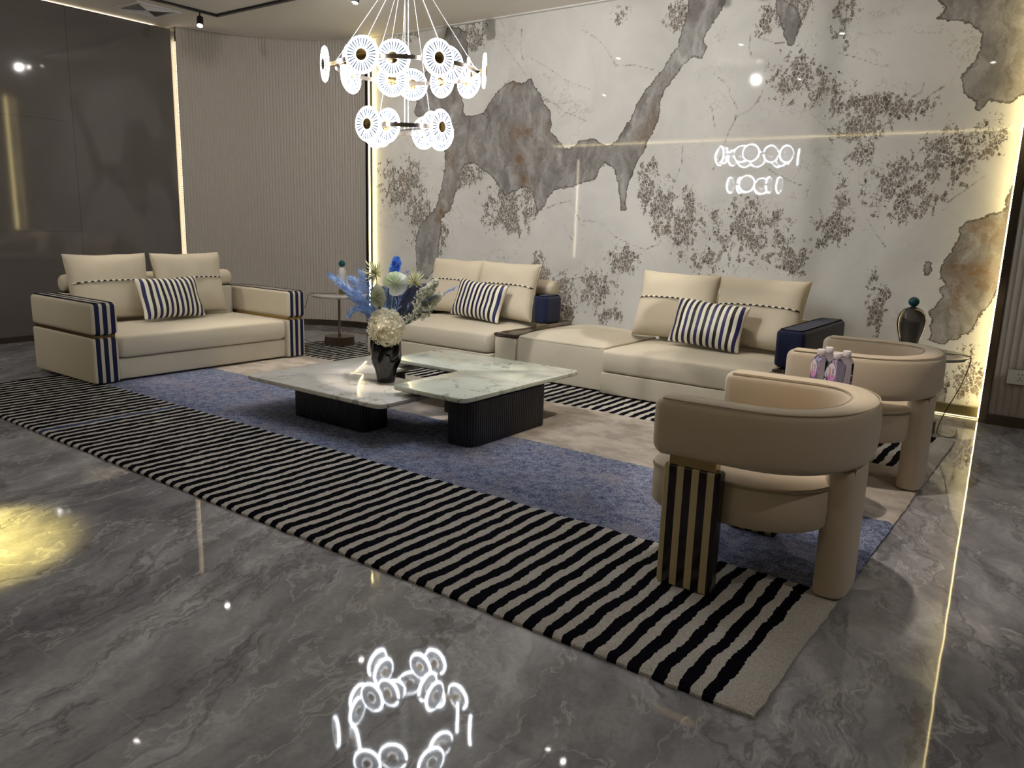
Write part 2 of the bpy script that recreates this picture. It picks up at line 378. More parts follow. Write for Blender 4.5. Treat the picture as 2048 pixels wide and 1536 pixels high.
def tube(pts, r, n=8, bm=None, taper=None):
    bm = bm or bmesh.new(); P = [Vector(p) for p in pts]; lps = []; up = None
    for i, p in enumerate(P):
        t = (P[min(i + 1, len(P) - 1)] - P[max(i - 1, 0)]).normalized()
        if up is None: up = t.orthogonal().normalized()
        else: up = (up - t * up.dot(t)).normalized()
        s = t.cross(up); rr = r * (taper(i / (len(P) - 1)) if taper else 1)
        lps.append([tuple(p + (up * math.cos(2 * PI * k / n) + s * math.sin(2 * PI * k / n)) * rr) for k in range(n)])
    return rings(bm, lps)
def bez(pts, n=12):
    """Catmull-Rom through points"""
    P = [Vector(p) for p in pts]; P = [P[0] * 2 - P[1]] + P + [P[-1] * 2 - P[-2]]; out = []
    for i in range(1, len(P) - 2):
        for k in range(n):
            t = k / n; a, b, c, d = P[i - 1:i + 3]
            out.append(.5 * ((2 * b) + (c - a) * t + (2 * a - 5 * b + 4 * c - d) * t * t + (3 * b - a - 3 * c + d) * t ** 3))
    out.append(P[-2]); return out
def prism(bm, poly, z0, z1, bev=0.0):
    """outline with rounded top/bottom edge by inset along normals"""
    n = len(poly); P = [Vector((x, y)) for x, y in poly]
    area = sum(P[i].x * P[(i + 1) % n].y - P[(i + 1) % n].x * P[i].y for i in range(n))
    if area < 0: P.reverse()
    N = []
    for i in range(n):
        d = (P[(i + 1) % n] - P[i - 1]).normalized(); N.append(Vector((d.y, -d.x)))
    def lp(ins, z): return [(P[i].x - N[i].x * ins, P[i].y - N[i].y * ins, z) for i in range(n)]
    L = [lp(bev, z0), lp(bev * .3, z0 + bev * .3), lp(0, z0 + bev), lp(0, z1 - bev), lp(bev * .3, z1 - bev * .3), lp(bev, z1)] if bev else [lp(0, z0), lp(0, z1)]
    return rings(bm, L)
def round_poly(poly, r, n=7):
    out = []; m = len(poly)
    for i in range(m):
        p = Vector(poly[i]); a = (Vector(poly[i - 1]) - p); b = (Vector(poly[(i + 1) % m]) - p)
        rr = min(r, a.length * .45, b.length * .45); A_, B_ = p + a.normalized() * rr, p + b.normalized() * rr
        for k in range(n + 1):
            t = k / n; q = (1 - t) ** 2 * A_ + 2 * t * (1 - t) * p + t * t * B_; out.append((q.x, q.y))
    return out
def flute_outline(poly, pitch, depth, per=6, closed=True):
    P = [Vector(p) for p in poly] + ([Vector(poly[0])] if closed else []); L = [0]
    for a, b in zip(P, P[1:]): L.append(L[-1] + (b - a).length)
    tot = L[-1]; cnt = max(int(tot / pitch), 4); out = []; j = 0
    ar = sum(P[i].x * P[i + 1].y - P[i + 1].x * P[i].y for i in range(len(P) - 1)); sg = 1 if ar > 0 or not closed else -1
    K = cnt * per
    for k in range(K if closed else K + 1):
        s = tot * k / K
        while j < len(P) - 2 and L[j + 1] < s: j += 1
        seg = max(L[j + 1] - L[j], 1e-6); t = (s - L[j]) / seg; p = P[j].lerp(P[j + 1], t); d = (P[j + 1] - P[j]) / seg
        nn = Vector((d.y, -d.x)) * sg; off = -depth * (1 - abs(math.sin(PI * k / per)) ** .7)
        out.append((p.x + nn.x * off, p.y + nn.y * off))
    return out

# pattern of the marble wall, wall coordinates (x, z) in metres
SLABS=[[(-5.97,3.39),(-5.83,3.38),(-5.71,3.31),(-5.69,3.09),(-5.74,2.95),(-5.75,2.65),(-5.73,2.5),(-5.68,2.46),(-5.45,2.48),(-5.37,2.6),(-5.19,2.75),(-5.08,2.78),(-4.97,2.74),(-4.85,2.78),(-4.75,2.63),(-4.6,2.44),(-4.58,2.36),(-4.6,2.27),(-4.51,2.19),(-4.41,2.08),(-4.31,2.1),(-4.24,2.16),(-4.08,2.17),(-3.98,2.12),(-3.87,2.1),(-3.79,2.21),(-3.7,2.33),(-3.64,2.46),(-3.56,2.57),(-3.49,2.65),(-3.4,2.75),(-3.28,2.92),(-3.23,3.06),(-3.2,3.19),(-3.2,3.35),(-2.79,3.29),(-2.83,3.25),(-2.91,3.13),(-3.0,3.02),(-3.02,2.96),(-2.99,2.9),(-3.02,2.8),(-3.1,2.82),(-3.19,2.77),(-3.28,2.66),(-3.36,2.57),(-3.4,2.46),(-3.39,2.38),(-3.42,2.27),(-3.45,2.18),(-3.51,2.11),(-3.54,2.01),(-3.6,1.94),(-3.65,1.82),(-3.69,1.73),(-3.69,1.5),(-3.75,1.48),(-3.77,1.64),(-3.81,1.82),(-3.88,1.91),(-3.95,1.94),(-4.0,1.88),(-4.02,1.79),(-4.2,1.75),(-4.39,1.7),(-4.52,1.68),(-4.6,1.59),(-4.67,1.49),(-4.73,1.45),(-4.76,1.6),(-4.81,1.7),(-4.93,1.71),(-5.14,1.63),(-5.25,1.75),(-5.34,1.83),(-5.57,1.96),(-5.71,1.96),(-5.78,1.84),(-5.75,1.75),(-5.84,1.63),(-5.89,1.47),(-6.03,1.38),(-6.05,1.18),(-6.07,1.02),(-6.09,0.83),(-6.25,0.67),(-6.38,0.68),(-6.42,0.81),(-6.43,1.0),(-6.43,1.15),(-6.36,1.3),(-6.13,1.49),(-6.06,1.66),(-5.99,1.89),(-6.0,2.12),(-6.19,2.34),(-6.47,2.54),(-6.42,2.7),(-6.35,2.9),(-6.16,3.1),(-6.06,3.26)],[(-1.22,3.09),(-1.21,3.04),(-1.16,2.96),(-1.21,2.91),(-1.12,2.88),(-1.0,2.86),(-0.93,2.81),(-0.91,2.78),(-0.9,2.68),(-0.92,2.6),(-1.0,2.49),(-0.96,2.36),(-0.88,2.31),(-0.87,2.25),(-0.83,2.23),(-0.8,2.3),(-0.66,2.29),(-0.59,2.34),(-0.42,2.33),(-0.52,2.99)],[(-0.96,1.02),(-0.96,1.12),(-0.91,1.23),(-0.86,1.36),(-0.88,1.42),(-0.82,1.46),(-0.7,1.51),(-0.6,1.55),(-0.6,1.64),(-0.57,1.73),(-0.53,1.83),(-0.53,1.42),(-0.53,1.16),(-0.56,1.0),(-0.58,0.92),(-0.61,0.84),(-0.64,0.79),(-0.67,0.71),(-0.69,0.64),(-0.75,0.61),(-0.75,0.58),(-0.83,0.56),(-0.85,0.53),(-0.98,0.55),(-0.96,0.59),(-0.98,0.65),(-0.97,0.71),(-1.01,0.78),(-0.95,0.83),(-0.92,0.9),(-0.96,0.95),(-0.92,0.99),(-0.94,1.02)],[(-0.87,0.2),(-0.83,0.21),(-0.8,0.19),(-0.8,0.09),(-0.77,0.01),(-0.84,0.01),(-0.91,-0.01),(-0.94,0.19)],[(-2.42,3.21),(-2.35,3.2),(-2.25,3.12),(-2.2,3.02),(-2.21,2.92),(-2.23,2.83),(-2.28,2.82),(-2.32,2.9),(-2.36,3.02),(-2.41,3.11)],[(-1.08,1.16),(-1.02,1.15),(-1.01,1.09),(-1.06,1.02)]]
SPECKS=[(-3.27,3.18,0.19,0.12),(-5.61,3.29,0.17,0.19),(-6.57,3.36,0.21,0.1),(-6.67,1.72,0.38,0.35),(-5.7,1.85,0.28,0.15),(-5.1,1.47,0.4,0.27),(-4.82,1.66,0.19,0.15),(-3.49,1.73,0.13,0.25),(-2.31,3.11,0.2,0.17),(-2.5,3.05,0.09,0.12),(-2.2,2.6,0.25,0.22),(-1.99,2.47,0.23,0.13),(-1.57,2.31,0.34,0.13),(-1.28,2.29,0.15,0.11),(-1.65,2.14,0.23,0.13),(-1.63,1.96,0.12,0.13),(-1.27,1.7,0.29,0.27),(-0.99,1.94,0.23,0.24),(-1.78,1.39,0.19,0.18),(-2.49,1.32,0.39,0.3),(-3.06,1.4,0.17,0.32),(-3.31,1.51,0.15,0.27),(-2.07,1.1,0.17,0.14),(-1.74,1.63,0.08,0.17),(-4.37,0.6,0.21,0.29),(-3.96,0.69,0.25,0.22),(-3.81,0.47,0.17,0.1),(-2.86,1.07,0.19,0.13),(-2.09,1.07,0.12,0.13),(-1.42,0.92,0.05,0.2),(-1.37,0.77,0.09,0.22),(-0.67,0.3,0.16,0.24),(-3.69,1.01,0.18,0.16),(-4.65,0.77,0.14,0.31),(-6.37,1.35,0.19,0.28),(-1.86,3.01,0.11,0.22),(-0.76,2.04,0.12,0.18),(-0.72,0.81,0.1,0.15),(-3.87,3.26,0.1,0.09),(-6.13,1.19,0.23,0.23)]
CRACKS=[[(-2.91,2.67),(-2.77,2.56),(-2.73,2.46),(-2.67,2.37),(-2.68,2.28),(-2.73,2.18),(-2.79,1.95),(-2.87,1.83)],[(-2.46,2.5),(-2.5,2.41),(-2.57,2.34),(-2.68,2.3)],[(-4.33,1.67),(-4.28,1.52),(-4.2,1.39),(-4.07,1.39),(-3.95,1.37),(-3.8,1.25),(-3.62,1.18),(-3.46,1.14),(-3.31,1.2),(-3.29,1.35)],[(-4.99,3.26),(-5.0,3.12),(-4.97,2.99),(-4.85,2.8)],[(-4.92,3.0),(-4.68,2.88),(-4.44,2.73),(-4.31,2.68),(-4.16,2.63)],[(-4.28,3.18),(-4.09,3.07),(-4.0,2.98),(-3.88,2.82),(-3.66,2.8),(-3.49,2.75)],[(-4.0,2.98),(-3.88,2.8)],[(-5.26,3.19),(-5.04,2.95),(-4.71,2.6),(-4.42,2.43),(-4.18,2.34)],[(-4.72,2.56),(-4.53,2.51),(-4.34,2.53)],[(-1.88,2.74),(-1.71,2.68),(-1.55,2.61),(-1.47,2.62)],[(-2.42,1.9),(-2.27,1.81),(-2.06,1.72)],[(-2.98,2.48),(-2.9,2.37),(-2.85,2.19)],[(-1.52,1.46),(-1.47,1.38),(-1.36,1.25)],[(-3.44,3.15),(-3.34,3.06)],[(-2.61,2.96),(-2.61,2.85),(-2.58,2.76)],[(-2.55,2.93),(-2.39,2.86),(-2.31,2.86)],[(-3.15,2.07),(-3.15,1.91),(-3.24,1.66),(-3.21,1.43)],[(-4.61,1.5),(-4.48,1.55),(-4.3,1.59)],[(-4.36,0.8),(-3.75,0.88),(-3.63,1.02),(-3.49,1.1)],[(-4.09,0.64),(-3.96,0.83),(-3.85,0.8)],[(-0.75,1.79),(-0.9,1.66),(-0.98,1.59)],[(-1.24,2.47),(-1.25,2.4),(-1.31,2.37)],[(-4.39,1.35),(-4.34,1.27),(-4.27,1.19)],[(-5.39,1.73),(-5.36,1.58),(-5.27,1.46)],[(-1.09,2.44),(-1.18,2.38),(-1.22,2.33),(-1.14,2.26)],[(-2.25,1.66),(-2.18,1.7)],[(-4.48,2.7),(-4.42,2.6)]]
RUSTS=[(-3.35,2.39,0.2,0.2),(-4.84,2.23,0.37,0.15),(-4.89,1.94,0.16,0.2),(-5.92,1.93,0.43,0.16),(-5.98,1.47,0.18,0.22),(-3.49,2.22,0.15,0.18),(-0.76,1.33,0.19,0.55),(-0.78,1.03,0.19,0.22),(-5.18,2.77,0.26,0.1)]

# ------------------------------------------------------------------ room shell
CZ = 3.4; WY = 6.78; WX0, WX1 = -7.15, -.555
def marble_wall():
    nx, nz = 367, 190
    xs = np.linspace(WX0, WX1, nx); zs = np.linspace(0, CZ, nz); GX, GZ = np.meshgrid(xs, zs)
    px, pz = GX.ravel(), GZ.ravel()
    def seg_dist(ax, az, bx, bz):
        dx, dz = bx - ax, bz - az; t = np.clip(((px - ax) * dx + (pz - az) * dz) / (dx * dx + dz * dz + 1e-12), 0, 1)
        return np.hypot(px - ax - t * dx, pz - az - t * dz)
    slab = np.full(px.shape, -9.0)
    for poly in SLABS:
        d = np.full(px.shape, 9.0); ins = np.zeros(px.shape, bool); n = len(poly)
        for i in range(n):
            (ax, az), (bx, bz) = poly[i], poly[(i + 1) % n]
            d = np.minimum(d, seg_dist(ax, az, bx, bz))
            if az != bz:
                c = (az > pz) != (bz > pz); xi = ax + (pz - az) * (bx - ax) / (bz - az); ins ^= c & (px < xi)
        slab = np.maximum(slab, np.where(ins, d, -d))
    speck = np.zeros(px.shape)
    for x, z, a, b in SPECKS:
        speck = np.maximum(speck, np.clip(1 - (((px - x) / (a * 1.42)) ** 2 + ((pz - z) / (b * 1.42)) ** 2), 0, 1))
    rust = np.zeros(px.shape)
    for x, z, a, b in RUSTS:
        rust = np.maximum(rust, np.clip(1.4 * (1 - (((px - x) / (a * 1.3)) ** 2 + ((pz - z) / (b * 1.3)) ** 2)), 0, 1))
    crack = np.full(px.shape, 9.0)
    for pl in CRACKS:
        for (ax, az), (bx, bz) in zip(pl, pl[1:]): crack = np.minimum(crack, seg_dist(ax, az, bx, bz))
    crack = np.clip(crack, 0, .3)
    V = [(x, WY, z) for x, z in zip(px, pz)]
    F = [(j * nx + i, j * nx + i + 1, (j + 1) * nx + i + 1, (j + 1) * nx + i) for j in range(nz - 1) for i in range(nx - 1)]
    n0 = len(V)
    V += [(x, y, z) for z in (0, CZ) for x, y in ((WX0, WY + .001), (WX1, WY + .001), (WX1, WY + .12), (WX0, WY + .12))]
    F += [tuple(n0 + i for i in f) for f in ((1, 2, 6, 5), (2, 3, 7, 6), (3, 0, 4, 7), (4, 5, 6, 7), (3, 2, 1, 0))]
    me = bpy.data.meshes.new('wall_back'); me.from_pydata(V, [], F)
    for nm, arr in (('slab', slab), ('speck', speck), ('crack', crack), ('rust', rust)):
        a = me.attributes.new(nm, 'FLOAT', 'POINT'); a.data.foreach_set('value', np.concatenate([arr, np.full(8, -1.0 if nm == 'slab' else 0.3)]).astype(np.float32))
    me.materials.append(M['wall_marble']); o = bpy.data.objects.new('wall_back', me); COL.objects.link(o); o['kind'] = 'structure'
marble_wall()
struct('floor', B(-13, 5, -4.6, 7.2, -.12, 0), M['floor'])
struct('ceiling', B(-13, 5, -4.6, 7.2, CZ, CZ + .12), M['ceiling'])
struct('wall_front', B(-13, 5, -4.6, -4.4, 0, CZ - .06), M['room'])
struct('wall_far_left', B(-13.1, -12.9, -4.4, 7, 0, CZ), M['room'])
struct('wall_far_right', B(4.0, 4.2, -4.4, 6.6, 0, CZ), M['room'])
struct('wall_left', B(-8.95, -8.75, .6, 5.22, 0, CZ - .035), M['dark_wall'])
struct('wall_left_slot', B(-8.95, -8.86, 5.20, 5.34, 0, CZ), M['slot'])
curve = [(-8.72, 5.27), (-8.64, 5.5), (-8.53, 5.76), (-8.38, 6.0), (-8.17, 6.24), (-7.97, 6.42), (-7.75, 6.56), (-7.43, 6.70), (-7.17, 6.74)]
cp = [(p.x, p.y) for p in bez([(x, y, 0) for x, y in curve], 10)]
def wall_from(path, back, name, mat, z0=.07, z1=CZ):
    bm = bmesh.new(); P = path + back
    a = [bm.verts.new((x, y, z0)) for x, y in P]; b = [bm.verts.new((x, y, z1)) for x, y in P]
    for i in range(len(P)):
        j = (i + 1) % len(P); bm.faces.new((a[i], a[j], b[j], b[i]))
    return struct(name, bm, mat, True, 50)
fo = flute_outline(cp, .036, .006, 8, closed=False)
wall_from(fo, [(-7.17, 7.0), (-8.95, 7.0), (-8.95, 5.27)], 'wall_corner', M['flute'])
def ribbon(path, off0, off1, z0, z1):
    bm = bmesh.new(); P = [Vector(p) for p in path]; L = []
    for i, p in enumerate(P):
        d = (P[min(i + 1, len(P) - 1)] - P[max(i - 1, 0)]).normalized(); nn = Vector((d.y, -d.x)); a = p + nn * off0; b = p + nn * off1
        L.append([(a.x, a.y, z0), (b.x, b.y, z0), (b.x, b.y, z1), (a.x, a.y, z1)])
    return rings(bm, L)
struct('baseboard_corner', ribbon(cp, -.02, .015, 0, .075), M['nickel'])
struct('baseboard_left', B(-8.78, -8.735, .6, 5.22, 0, .06), M['nickel'])
rp = [(-.5 + 4.5 * k / 200, 6.63) for k in range(201)]
wall_from(flute_outline(rp, .045, .010, 8, closed=False), [(4.0, 7.0), (-.5, 7.0)], 'wall_right', M['flute'])
struct('baseboard_right', B(-.5, 4.0, 6.605, 6.66, 0, .075), M['nickel'])
struct('baseboard_back', B(WX0, WX1, 6.735, 6.785, 0, .085), plain('dull_gold_baseboard', (150, 138, 100), .3, .8))
# metal reveals with the LED lines beside the marble, at the dark wall's end and along its top
M['dark_wood'] = plain('dark_bronze_trim', (46, 40, 36), .5)
struct('trim_1', B(-.548, -.5, 6.62, 6.95, 0, CZ), M['chrome'])
bm = B(-7.178, -7.157, 6.70, 6.95, 0, CZ); box(bm, -7.178, -7.142, 6.70, 6.712, 0, CZ)
struct('trim_2', bm, M['dark_wood'])
struct('trim_3', B(-.562, -.549, 6.69, 6.72, .02, CZ - .01), M['led_yellow'])
struct('trim_4', B(-7.156, -7.145, 6.716, 6.742, .02, CZ - .01), M['led_yellow'])
struct('trim_5', B(-8.745, -8.725, 5.265, 5.30, 0, CZ), M['chrome'])
bm = bmesh.new()
for k in range(128): box(bm, -8.80, -8.775, 5.222, 5.232, .06 + k * .025, .076 + k * .025)
struct('trim_6', bm, M['led_cream'])
struct('trim_7', B(-8.93, -8.90, 2.4, 5.1, CZ - .02, CZ - .008), M['led_cream'])
struct('trim_8', B(WX0, WX1, 6.74, 6.78, CZ - .014, CZ), M['white'])
struct('trim_9', B(-12, 2.5, -4.38, -4.36, CZ - .05, CZ - .03), M['led_yellow'])
struct('trim_10', B(-11.25, -11.22, -4.4, -4.36, .5, 3.0), M['led_cream'])
struct('trim_11', B(WX0, WX1, 6.729, 6.734, .004, .010), emis('dim_yellow_led', (1, .84, .44, 1), 2.0))

# ------------------------------------------------------------------ rug
def rug():
    x0, x1, y0, y1, t = -6.70, -.594, 2.005, 5.836, .02; nx, ny = 306, 190; bm = bmesh.new(); g = []
    def wob(x, y):
        n = noise.noise(Vector((x * 3, y * 3, 0))); n2 = noise.noise(Vector((x * 17, y * 17, 5)))
        return n * .006 + n2 * .006
    for j in range(ny):
        row = []
        for i in range(nx):
            u, v = i / (nx - 1), j / (ny - 1); x, y = x0 + (x1 - x0) * u, y0 + (y1 - y0) * v
            e = min(i, nx - 1 - i, j, ny - 1 - j); dx = dy = 0
            if e == 0:
                dx, dy = wob(x, y), wob(y + 9, x)
            z = t + .003 * noise.noise(Vector((x * 20, y * 20, 1))) + .0015 * math.sin((x + .606) / .0812 * 2 * PI) * (1 if (y < 2.93 or y > 4.87) else 0)
            row.append(bm.verts.new((x + dx, y + dy, z if e else t * .55)))
        g.append(row)
    for j in range(ny - 1):
        for i in range(nx - 1): bm.faces.new((g[j][i], g[j][i + 1], g[j + 1][i + 1], g[j + 1][i]))
    rim = g[0] + [r[-1] for r in g[1:]] + list(reversed(g[-1][:-1])) + [r[0] for r in reversed(g[1:-1])]
    lo = [bm.verts.new((v.co.x, v.co.y, .001)) for v in rim]
    for i in range(len(rim)):
        j = (i + 1) % len(rim); bm.faces.new((rim[j], rim[i], lo[i], lo[j]))
    bm.faces.new(lo)
    return tag(link('rug', bm, M['rug']), 'large wool area rug with black and white striped borders and a blue and beige middle', 'rug')
rug()
RZ = .0225   # top of the pile

# ------------------------------------------------------------------ cushions
def pillow_fn(w, h, t, pw=.55, ex=3.0):
    def f(u, v, s):
        px = 1 - .07 * (1 - v * v) * 1; pz = 1 - .05 * (1 - u * u)
        th = max((1 - abs(u) ** ex) * (1 - abs(v) ** ex), 0) ** pw
        return Vector((w / 2 * u * px, s * t / 2 * th, h / 2 * (v * pz + 1)))
    return f
def pillow_mesh(w, h, t, seed=0, wr=.006, N=30, **k):
    f = pillow_fn(w, h, t, **k); bm = bmesh.new(); G = {}
    for s in (-1, 1):
        for j in range(N + 1):
            for i in range(N + 1):
                e = i in (0, N) or j in (0, N)
                if e and s == 1: G[s, i, j] = G[-1, i, j]; continue
                u, v = math.sin((2 * i / N - 1) * PI / 2), math.sin((2 * j / N - 1) * PI / 2)
                p = f(u, v, s)
                if not e: p.y += s * wr * noise.noise(Vector((p.x * 7 + seed, p.z * 7, s * 3 + seed)))
                p.z += .008 * noise.noise(Vector((p.x * 5 + seed * 3, seed, 1))) * (j / N)
                G[s, i, j] = bm.verts.new(p)
    for s in (-1, 1):
        for j in range(N):
            for i in range(N): bm.faces.new([G[s, i, j], G[s, i + 1, j], G[s, i + 1, j + 1], G[s, i, j + 1]])
    return bm
def back_cushion(name, label, loc, rz, lean, seed, w=.66, h=.585, t=.2, group='cream back cushions', roll=0):
    o = tag(link(name, pillow_mesh(w, h, t, seed, .012, ex=5, pw=.45), M['cushion']), label, 'cushion', group)
    o.location = loc; o.rotation_euler = (-lean, roll, rz); o.rotation_mode = 'XYZ'
    f = pillow_fn(w, h, t, .45, 5)
    pts = []
    for k in range(41):
        u = -.985 + 1.97 * k / 40; v = .12 + .05 * (1 - u * u); p = f(u, v, -1); p.y -= .002 + .004 ; pts.append(p)
    link('piping', tube(pts, .0058, 6), M['dash'], o)
    # welt round the seam
    edge = []
    for a, b in (((-1, -1), (1, -1)), ((1, -1), (1, 1)), ((1, 1), (-1, 1)), ((-1, 1), (-1, -1))):
        for k in range(16):
            u = a[0] + (b[0] - a[0]) * k / 16; v = a[1] + (b[1] - a[1]) * k / 16; p = f(u, v, 1); p.y = 0
            p.z += .008 * noise.noise(Vector((p.x * 5 + seed * 3, seed, 1))) * ((v + 1) / 2); edge.append(p)
    link('welt', tube(edge + [edge[0]], .0035, 5), M['cushion'], o)
    return o
def throw_pillow(label, loc, rz, lean, seed, roll):
    w, h, t = .61, .365, .15
    o = tag(link('throw_pillow', pillow_mesh(w, h, t, seed, .012, ex=3, pw=.5), M['pillow']), label, 'pillow', 'striped throw pillows')
    o.rotation_mode = 'XYZ'; o.location = loc; o.rotation_euler = (-lean, roll, rz); return o

# ------------------------------------------------------------------ loveseat on the left (local front = -Y)
def foot(bm, x, y, z0, z1): return lathe([(.03, z0), (.03, z1)], 16, bm, x, y)
def loveseat():
    t = thing('loveseat', 'cream two-seat sofa with navy striped arms by the dark wall', 'sofa', (-6.58, 3.85, 0), PI / 2)
    hw = 1.005; a = .805
    link('base', softbox(-a, a, -.475, .5, .034, .203, .012, .02, bulge=.002), M['cream'], t)
    link('seat_cushion', softbox(-a + .004, a - .004, -.505, .33, .207, .385, .028, .05, crown=.035, bulge=.006), M['cream'], t)
    link('backrest', softbox(-a, a, .33, .51, .207, .66, .03, .04), M['cream'], t)
    c = bmesh.new(); L = []
    for x, r in [(-.80, .03), (-.795, .06), (-.78, .073), (-.74, .078), (.74, .078), (.78, .073), (.795, .06), (.80, .03)]:
        L.append([(x, .40 + r * math.cos(q * PI / 12), .735 + r * math.sin(q * PI / 12)) for q in range(24)])
    link('bolster', rings(c, L), M['cushion'], t)
    for s in (-1, 1):
        x0, x1 = sorted((s * a, s * hw))
        lo = link('lower_arm', softbox(x0, x1, -.515, .515, .028, .383, .014, .022), M['arm'], t)
        lo['label'] = 'lower arm block with three navy bands'
        up = link('arm', softbox(x0, x1, -.53, .515, .405, .655, .03, .03), M['arm'], t)
        up['label'] = 'armrest with three navy bands over its top'
        link('brass_strip', B(x0 + .015, x1 - .015, -.495, .495, .378, .412), M['brass'], t)
    for x in (-.9, .9):
        for y in (-.42, .42): link('foot', foot(bmesh.new(), x, y, RZ if True else 0, .05), M['black'], t)
    return t
loveseat()
# its cushions and pillow
def lv(xl, yl, z):   # loveseat local -> world
    return (-6.58 - yl, 3.85 + xl, z)
back_cushion('back_cushion', 'cream back cushion at the left end of the loveseat by the dark wall', lv(-.50, .13, .435), PI / 2, .17, 1, .70, .56)
back_cushion('back_cushion', 'cream back cushion behind the striped pillow on the loveseat by the dark wall', lv(.24, .13, .435), PI / 2 + .04, .17, 2, .70, .56)
throw_pillow('navy and black striped pillow on the loveseat by the dark wall', lv(-.085, -.12, .44), PI / 2 + .10, .36, 3, .02)

# ------------------------------------------------------------------ sectional in front of the marble wall
SY = 5.375
def sectional(label, cx, s, group):
    """s = +1: navy arm at the right end"""
    t = thing('sofa_section', label, 'sofa', (cx, SY, 0), 0, group)
    w = .775; ax0, ax1 = sorted((s * .575, s * w)); sx0, sx1 = sorted((-s * w, s * .575))
    link('base', softbox(-w, w, .0, 1.12, .03, .203, .012, .02, bulge=.002), M['cream'], t)
    link('seat_cushion', softbox(sx0 + .003, sx1 - .003, -.01, .95, .207, .385, .028, .05, crown=.035, bulge=.006), M['cream'], t)
    link('arm_body', softbox(ax0 + .003, ax1, 0, 1.12, .207, .385, .012, .02), M['cream'], t)
    link('arm_slab', B(ax0 + .006, ax1 - .004, .01, 1.1, .387, .408, .003), M['stone'], t)['label'] = 'dark veined stone slab under the arm'
    link('arm', softbox(ax0, ax1, .035, 1.1, .42, .685, .03, .035), M['navy'], t)['label'] = 'navy armrest'
    bx0, bx1 = (sx0, sx1)
    link('backrest', softbox(sx0 + .02, sx1 - .01, .95, 1.12, .207, .66, .03, .04), M['cream'], t)
    L = []
    x0, x1 = (sx0 + .04, sx1 - .14) if s > 0 else (sx0 - .0 + .14, sx1 + .02)
    for x, r in [(x0, .03), (x0 + .006, .06), (x0 + .02, .073), (x0 + .06, .078), (x1 - .06, .078), (x1 - .02, .073), (x1 - .006, .06), (x1, .03)]:
        L.append([(x, 1.01 + r * math.cos(q * PI / 12), .735 + r * math.sin(q * PI / 12)) for q in range(24)])
    link('bolster', rings(bmesh.new(), L), M['cushion'], t)
    for x in (-.7, .7):
        for y in (.08, 1.0): link('foot', foot(bmesh.new(), x, y, RZ if SY + y < 5.83 else 0, .05), M['black'], t)
    return t
GS = 'sections of the long sofa along the marble wall'
sectional('cream sofa section with a navy arm at its right end, by the armchairs', -2.295, 1, GS)
sectional('cream sofa section with a navy arm at its left end, behind the vase', -4.985, -1, GS)
def console():
    t = thing('sofa_console', 'narrow cream console with a dark stone slab between two seats of the long sofa', 'console', (-4.085, 5.44, 0))
    link('body', softbox(-.112, .112, 0, 1.05, 0.03, .365, .01, .012), M['cream'], t)
    link('slab', B(-.116, .116, -.008, 1.05, .368, .395, .003), M['stone'], t)['label'] = 'dark veined stone slab'
    link('armrest', softbox(-.12, .035, .58, .85, .43, .69, .03, .035), M['navy'], t)['label'] = 'navy armrest block'
    link('bracket', B(-.08, .06, .60, 1.0, .393, .435), M['chrome'], t)
    for x in (-.07, .07): link('foot', foot(bmesh.new(), x, .08, RZ, .05), M['black'], t)
console()
def ottoman():
    t = thing('ottoman', 'square cream ottoman seat without a back in the middle of the long sofa', 'ottoman', (-3.52, 5.445, 0))
    link('base', softbox(-.44, .44, 0, .95, .03, .375, .012, .03, bulge=.004), M['cream'], t)
    link('seat_cushion', softbox(-.44, .44, 0, .95, .362, .392, .013, .05, crown=.08), M['cream'], t)
    for x in (-.38, .38): link('foot', foot(bmesh.new(), x, .08, RZ, .05), M['black'], t)
ottoman()
back_cushion('back_cushion', 'cream back cushion on the long sofa, directly beside the ottoman', (-2.80, 6.02, .435), -.05, .30, 4, .72, .57)
back_cushion('back_cushion', 'rightmost cream back cushion on the long sofa, against the navy arm by the armchairs', (-2.08, 5.99, .435), .0, .30, 5, .72, .57)
back_cushion('back_cushion', 'leftmost cream back cushion on the long sofa, behind the flowers', (-5.21, 6.0, .435), .0, .30, 6, .67, .56)
back_cushion('back_cushion', 'cream back cushion on the long sofa, left of the stone topped console', (-4.56, 6.0, .435), .05, .30, 7, .69, .56)
throw_pillow('navy and black striped pillow on the long sofa section nearest the armchairs', (-2.40, 5.77, .44), -.06, .33, 8, .05)
throw_pillow('navy and black striped pillow on the long sofa section behind the vase', (-4.72, 5.78, .44), -.05, .33, 9, .06)

# ------------------------------------------------------------------ coffee tables
def coffee_table(name, label, top_poly, base_poly, zt, mat):
    xs = [p[0] for p in top_poly]; ys = [p[1] for p in top_poly]; cx, cy = (min(xs) + max(xs)) / 2, (min(ys) + max(ys)) / 2
    t = thing(name, label, 'coffee table', (cx, cy, RZ)); sh = lambda P: [(x - cx, y - cy) for x, y in P]
    link('tabletop', prism(bmesh.new(), round_poly(sh(top_poly), .07), zt - .028 - RZ, zt - RZ, .005), mat, t)
    ins = []
    P = [Vector(p) for p in sh(top_poly)]; n = len(P)
    for i in range(n):
        a = (P[i] - P[i - 1]).normalized(); b = (P[(i + 1) % n] - P[i]).normalized()
        ins.append(P[i] + Vector((-a.y, a.x)) * .05 + Vector((-b.y, b.x)) * .05)
    link('underframe', prism(bmesh.new(), round_poly([(v.x, v.y) for v in ins], .05), zt - .043 - RZ, zt - .028 - RZ), M['black'], t)
    fo_ = flute_outline(round_poly(sh(base_poly), .07), .020, .006, 6)
    link('base', prism(bmesh.new(), fo_, 0, zt - .043 - RZ), M['fluted_black'], t, True, 60)
M['fluted_black'] = plain('fluted_black_metal', (20, 20, 24), .3, 0, .6)
